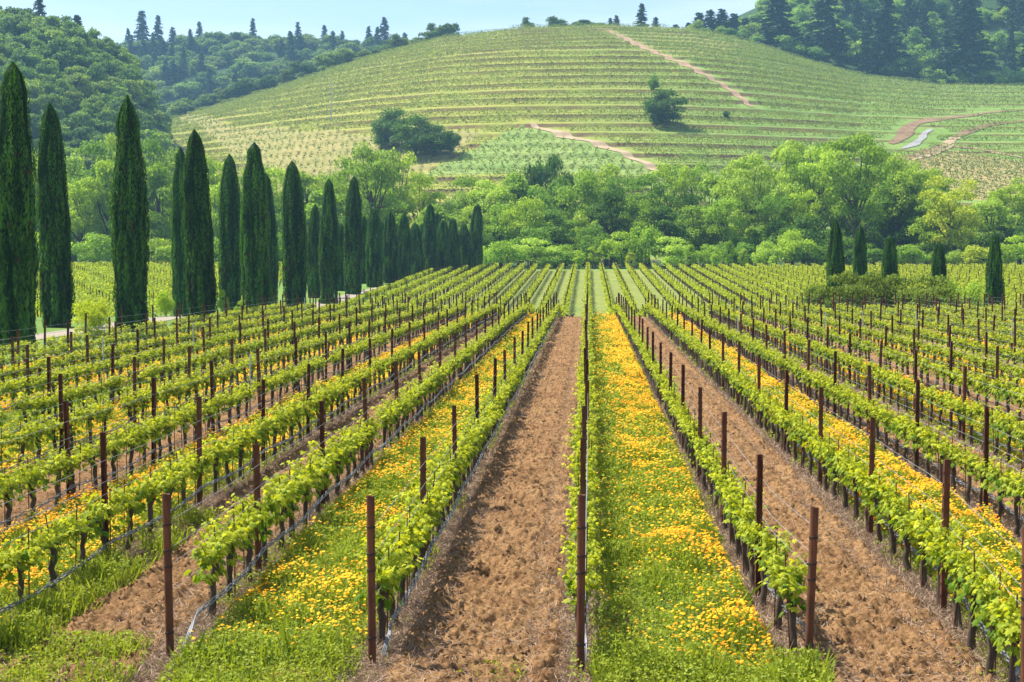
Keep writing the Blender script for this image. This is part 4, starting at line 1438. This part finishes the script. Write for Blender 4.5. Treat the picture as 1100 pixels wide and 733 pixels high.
# utility pole on the left slope
X, Y, Z = hit(356, 132)
g = Geo(); tube(g, [[0, 0, -.5], [0, 0, 8], [0, 0, 15]], [.2, .17, .13], 8)
o = link("utility_pole", None, None, (X, Y, Z))
g.build("pole", [M_GALV], o, smooth=True)
g = Geo(); tube(g, [[-1.2, 0, 14.2], [0, 0, 14.2], [1.2, 0, 14.2]], .08, 6); g.build("crossarm", [M_GALV], o)
thing(o, "thin pale utility pole standing on the hill's left slope", "pole")

# two crows where the dirt aisle meets the dip


def crow(px, Y, rot, label):
    x, y, _ = at_depth(px, Y); z = h1(x, y)
    o = link("crow", None, None, (x, y, z + .03)); o.rotation_euler = (0, 0, rot)
    g = Geo()
    tube(g, [[-.24, 0, .17], [-.16, 0, .18], [-.06, 0, .20], [.04, 0, .23], [.11, 0, .27], [.15, 0, .32], [.185, 0, .345], [.215, 0, .34], [.24, 0, .335], [.28, 0, .325]], [.012, .035, .062, .075, .062, .043, .042, .034, .017, .003], 10)
    for s in (-1, 1):
        tube(g, [[.02, s * .03, .17], [.015, s * .03, .08], [.02, s * .03, 0]], [.018, .008, .007], 5)
        tube(g, [[-.02, s * .03, .004], [.05, s * .035, .004]], .006, 4)
    g.build("body", [M_CROW], o, smooth=True)
    for s in (-1, 1):
        w = Geo(); tube(w, [[.09, s * .06, .25], [0, s * .075, .22], [-.12, s * .05, .19], [-.25, s * .02, .165]], [.02, .05, .035, .005], 8)
        w.build("wing", [M_CROW], o, smooth=True)
    thing(o, label, "bird", "two crows at the end of the dirt aisle")


crow(609, 115.5, 2.6, "black crow at the far end of the middle dirt aisle, left one")
crow(614.5, 115.0, .4, "black crow at the far end of the middle dirt aisle, right one")

# ------------------------------------------------------------------ air
HZ = 0.00016
bm = Geo()
x0, x1, y0, y1, z0, z1 = -1500, 1500, -80, 1900, -8, 330
V = np.array([[x, y, z] for x in (x0, x1) for y in (y0, y1) for z in (z0, z1)])
bm.add(V, [[0, 1, 3, 2], [4, 6, 7, 5], [0, 4, 5, 1], [2, 3, 7, 6], [1, 5, 7, 3], [0, 2, 6, 4]])
m, t, out = nt("air")
pv = N(t, "ShaderNodeVolumePrincipled"); pv.inputs["Color"].default_value = (.36, .64, 1.0, 1); pv.inputs["Density"].default_value = HZ
pv.inputs["Anisotropy"].default_value = .2
t.links.new(pv.outputs[0], out.inputs["Volume"])
stuff(bm.build("haze", [m]), "thin bluish haze in the valley air", "haze")

# ------------------------------------------------------------------ light
EL, AZ = R(58), R(-68)          # azimuth from +Y towards +X
sun = bpy.data.objects.new("sun", bpy.data.lights.new("sun", 'SUN')); COL.objects.link(sun)
sun.data.energy = 5.0; sun.data.angle = R(.53); sun.data.color = (1.0, .95, .86)
dirs = np.array([math.sin(AZ) * math.cos(EL), math.cos(AZ) * math.cos(EL), math.sin(EL)])
from mathutils import Vector
sun.rotation_euler = Vector(dirs).to_track_quat('Z', 'Y').to_euler()
w = bpy.data.worlds.new("World"); SC.world = w; w.use_nodes = True
t = w.node_tree; t.nodes.clear()
sk = t.nodes.new("ShaderNodeTexSky"); sk.sky_type = 'NISHITA'; sk.sun_disc = False
sk.sun_elevation = EL; sk.sun_rotation = AZ % (2 * math.pi); sk.air_density = 1.0; sk.dust_density = .8; sk.ozone_density = 1.6
bg = t.nodes.new("ShaderNodeBackground"); bg.inputs[1].default_value = .09
tc = t.nodes.new("ShaderNodeTexCoord"); mp = t.nodes.new("ShaderNodeMapping"); mp.inputs["Scale"].default_value = (2.2, 2.2, 16)
nz = t.nodes.new("ShaderNodeTexNoise"); nz.inputs["Scale"].default_value = 1.6; nz.inputs["Detail"].default_value = 6
t.links.new(tc.outputs["Generated"], mp.inputs[0]); t.links.new(mp.outputs[0], nz.inputs["Vector"])
fac = ramp(t, nz.outputs["Fac"], [(.42, (0, 0, 0)), (.72, (.65, .65, .65))])
t.links.new(mixc(t, sk.outputs[0], (6.2, 6.6, 7.0), fac), bg.inputs[0])
ow = t.nodes.new("ShaderNodeOutputWorld"); t.links.new(bg.outputs[0], ow.inputs[0])

# ------------------------------------------------------------------ render
vs = SC.view_settings
vs.view_transform = 'Standard'; vs.look = 'None'; vs.gamma = 1.0; vs.use_curve_mapping = False
vs.exposure = 1.1
c = SC.cycles
c.max_bounces = 6; c.diffuse_bounces = 3; c.glossy_bounces = 2; c.transmission_bounces = 4; c.volume_bounces = 1
c.use_denoising = True
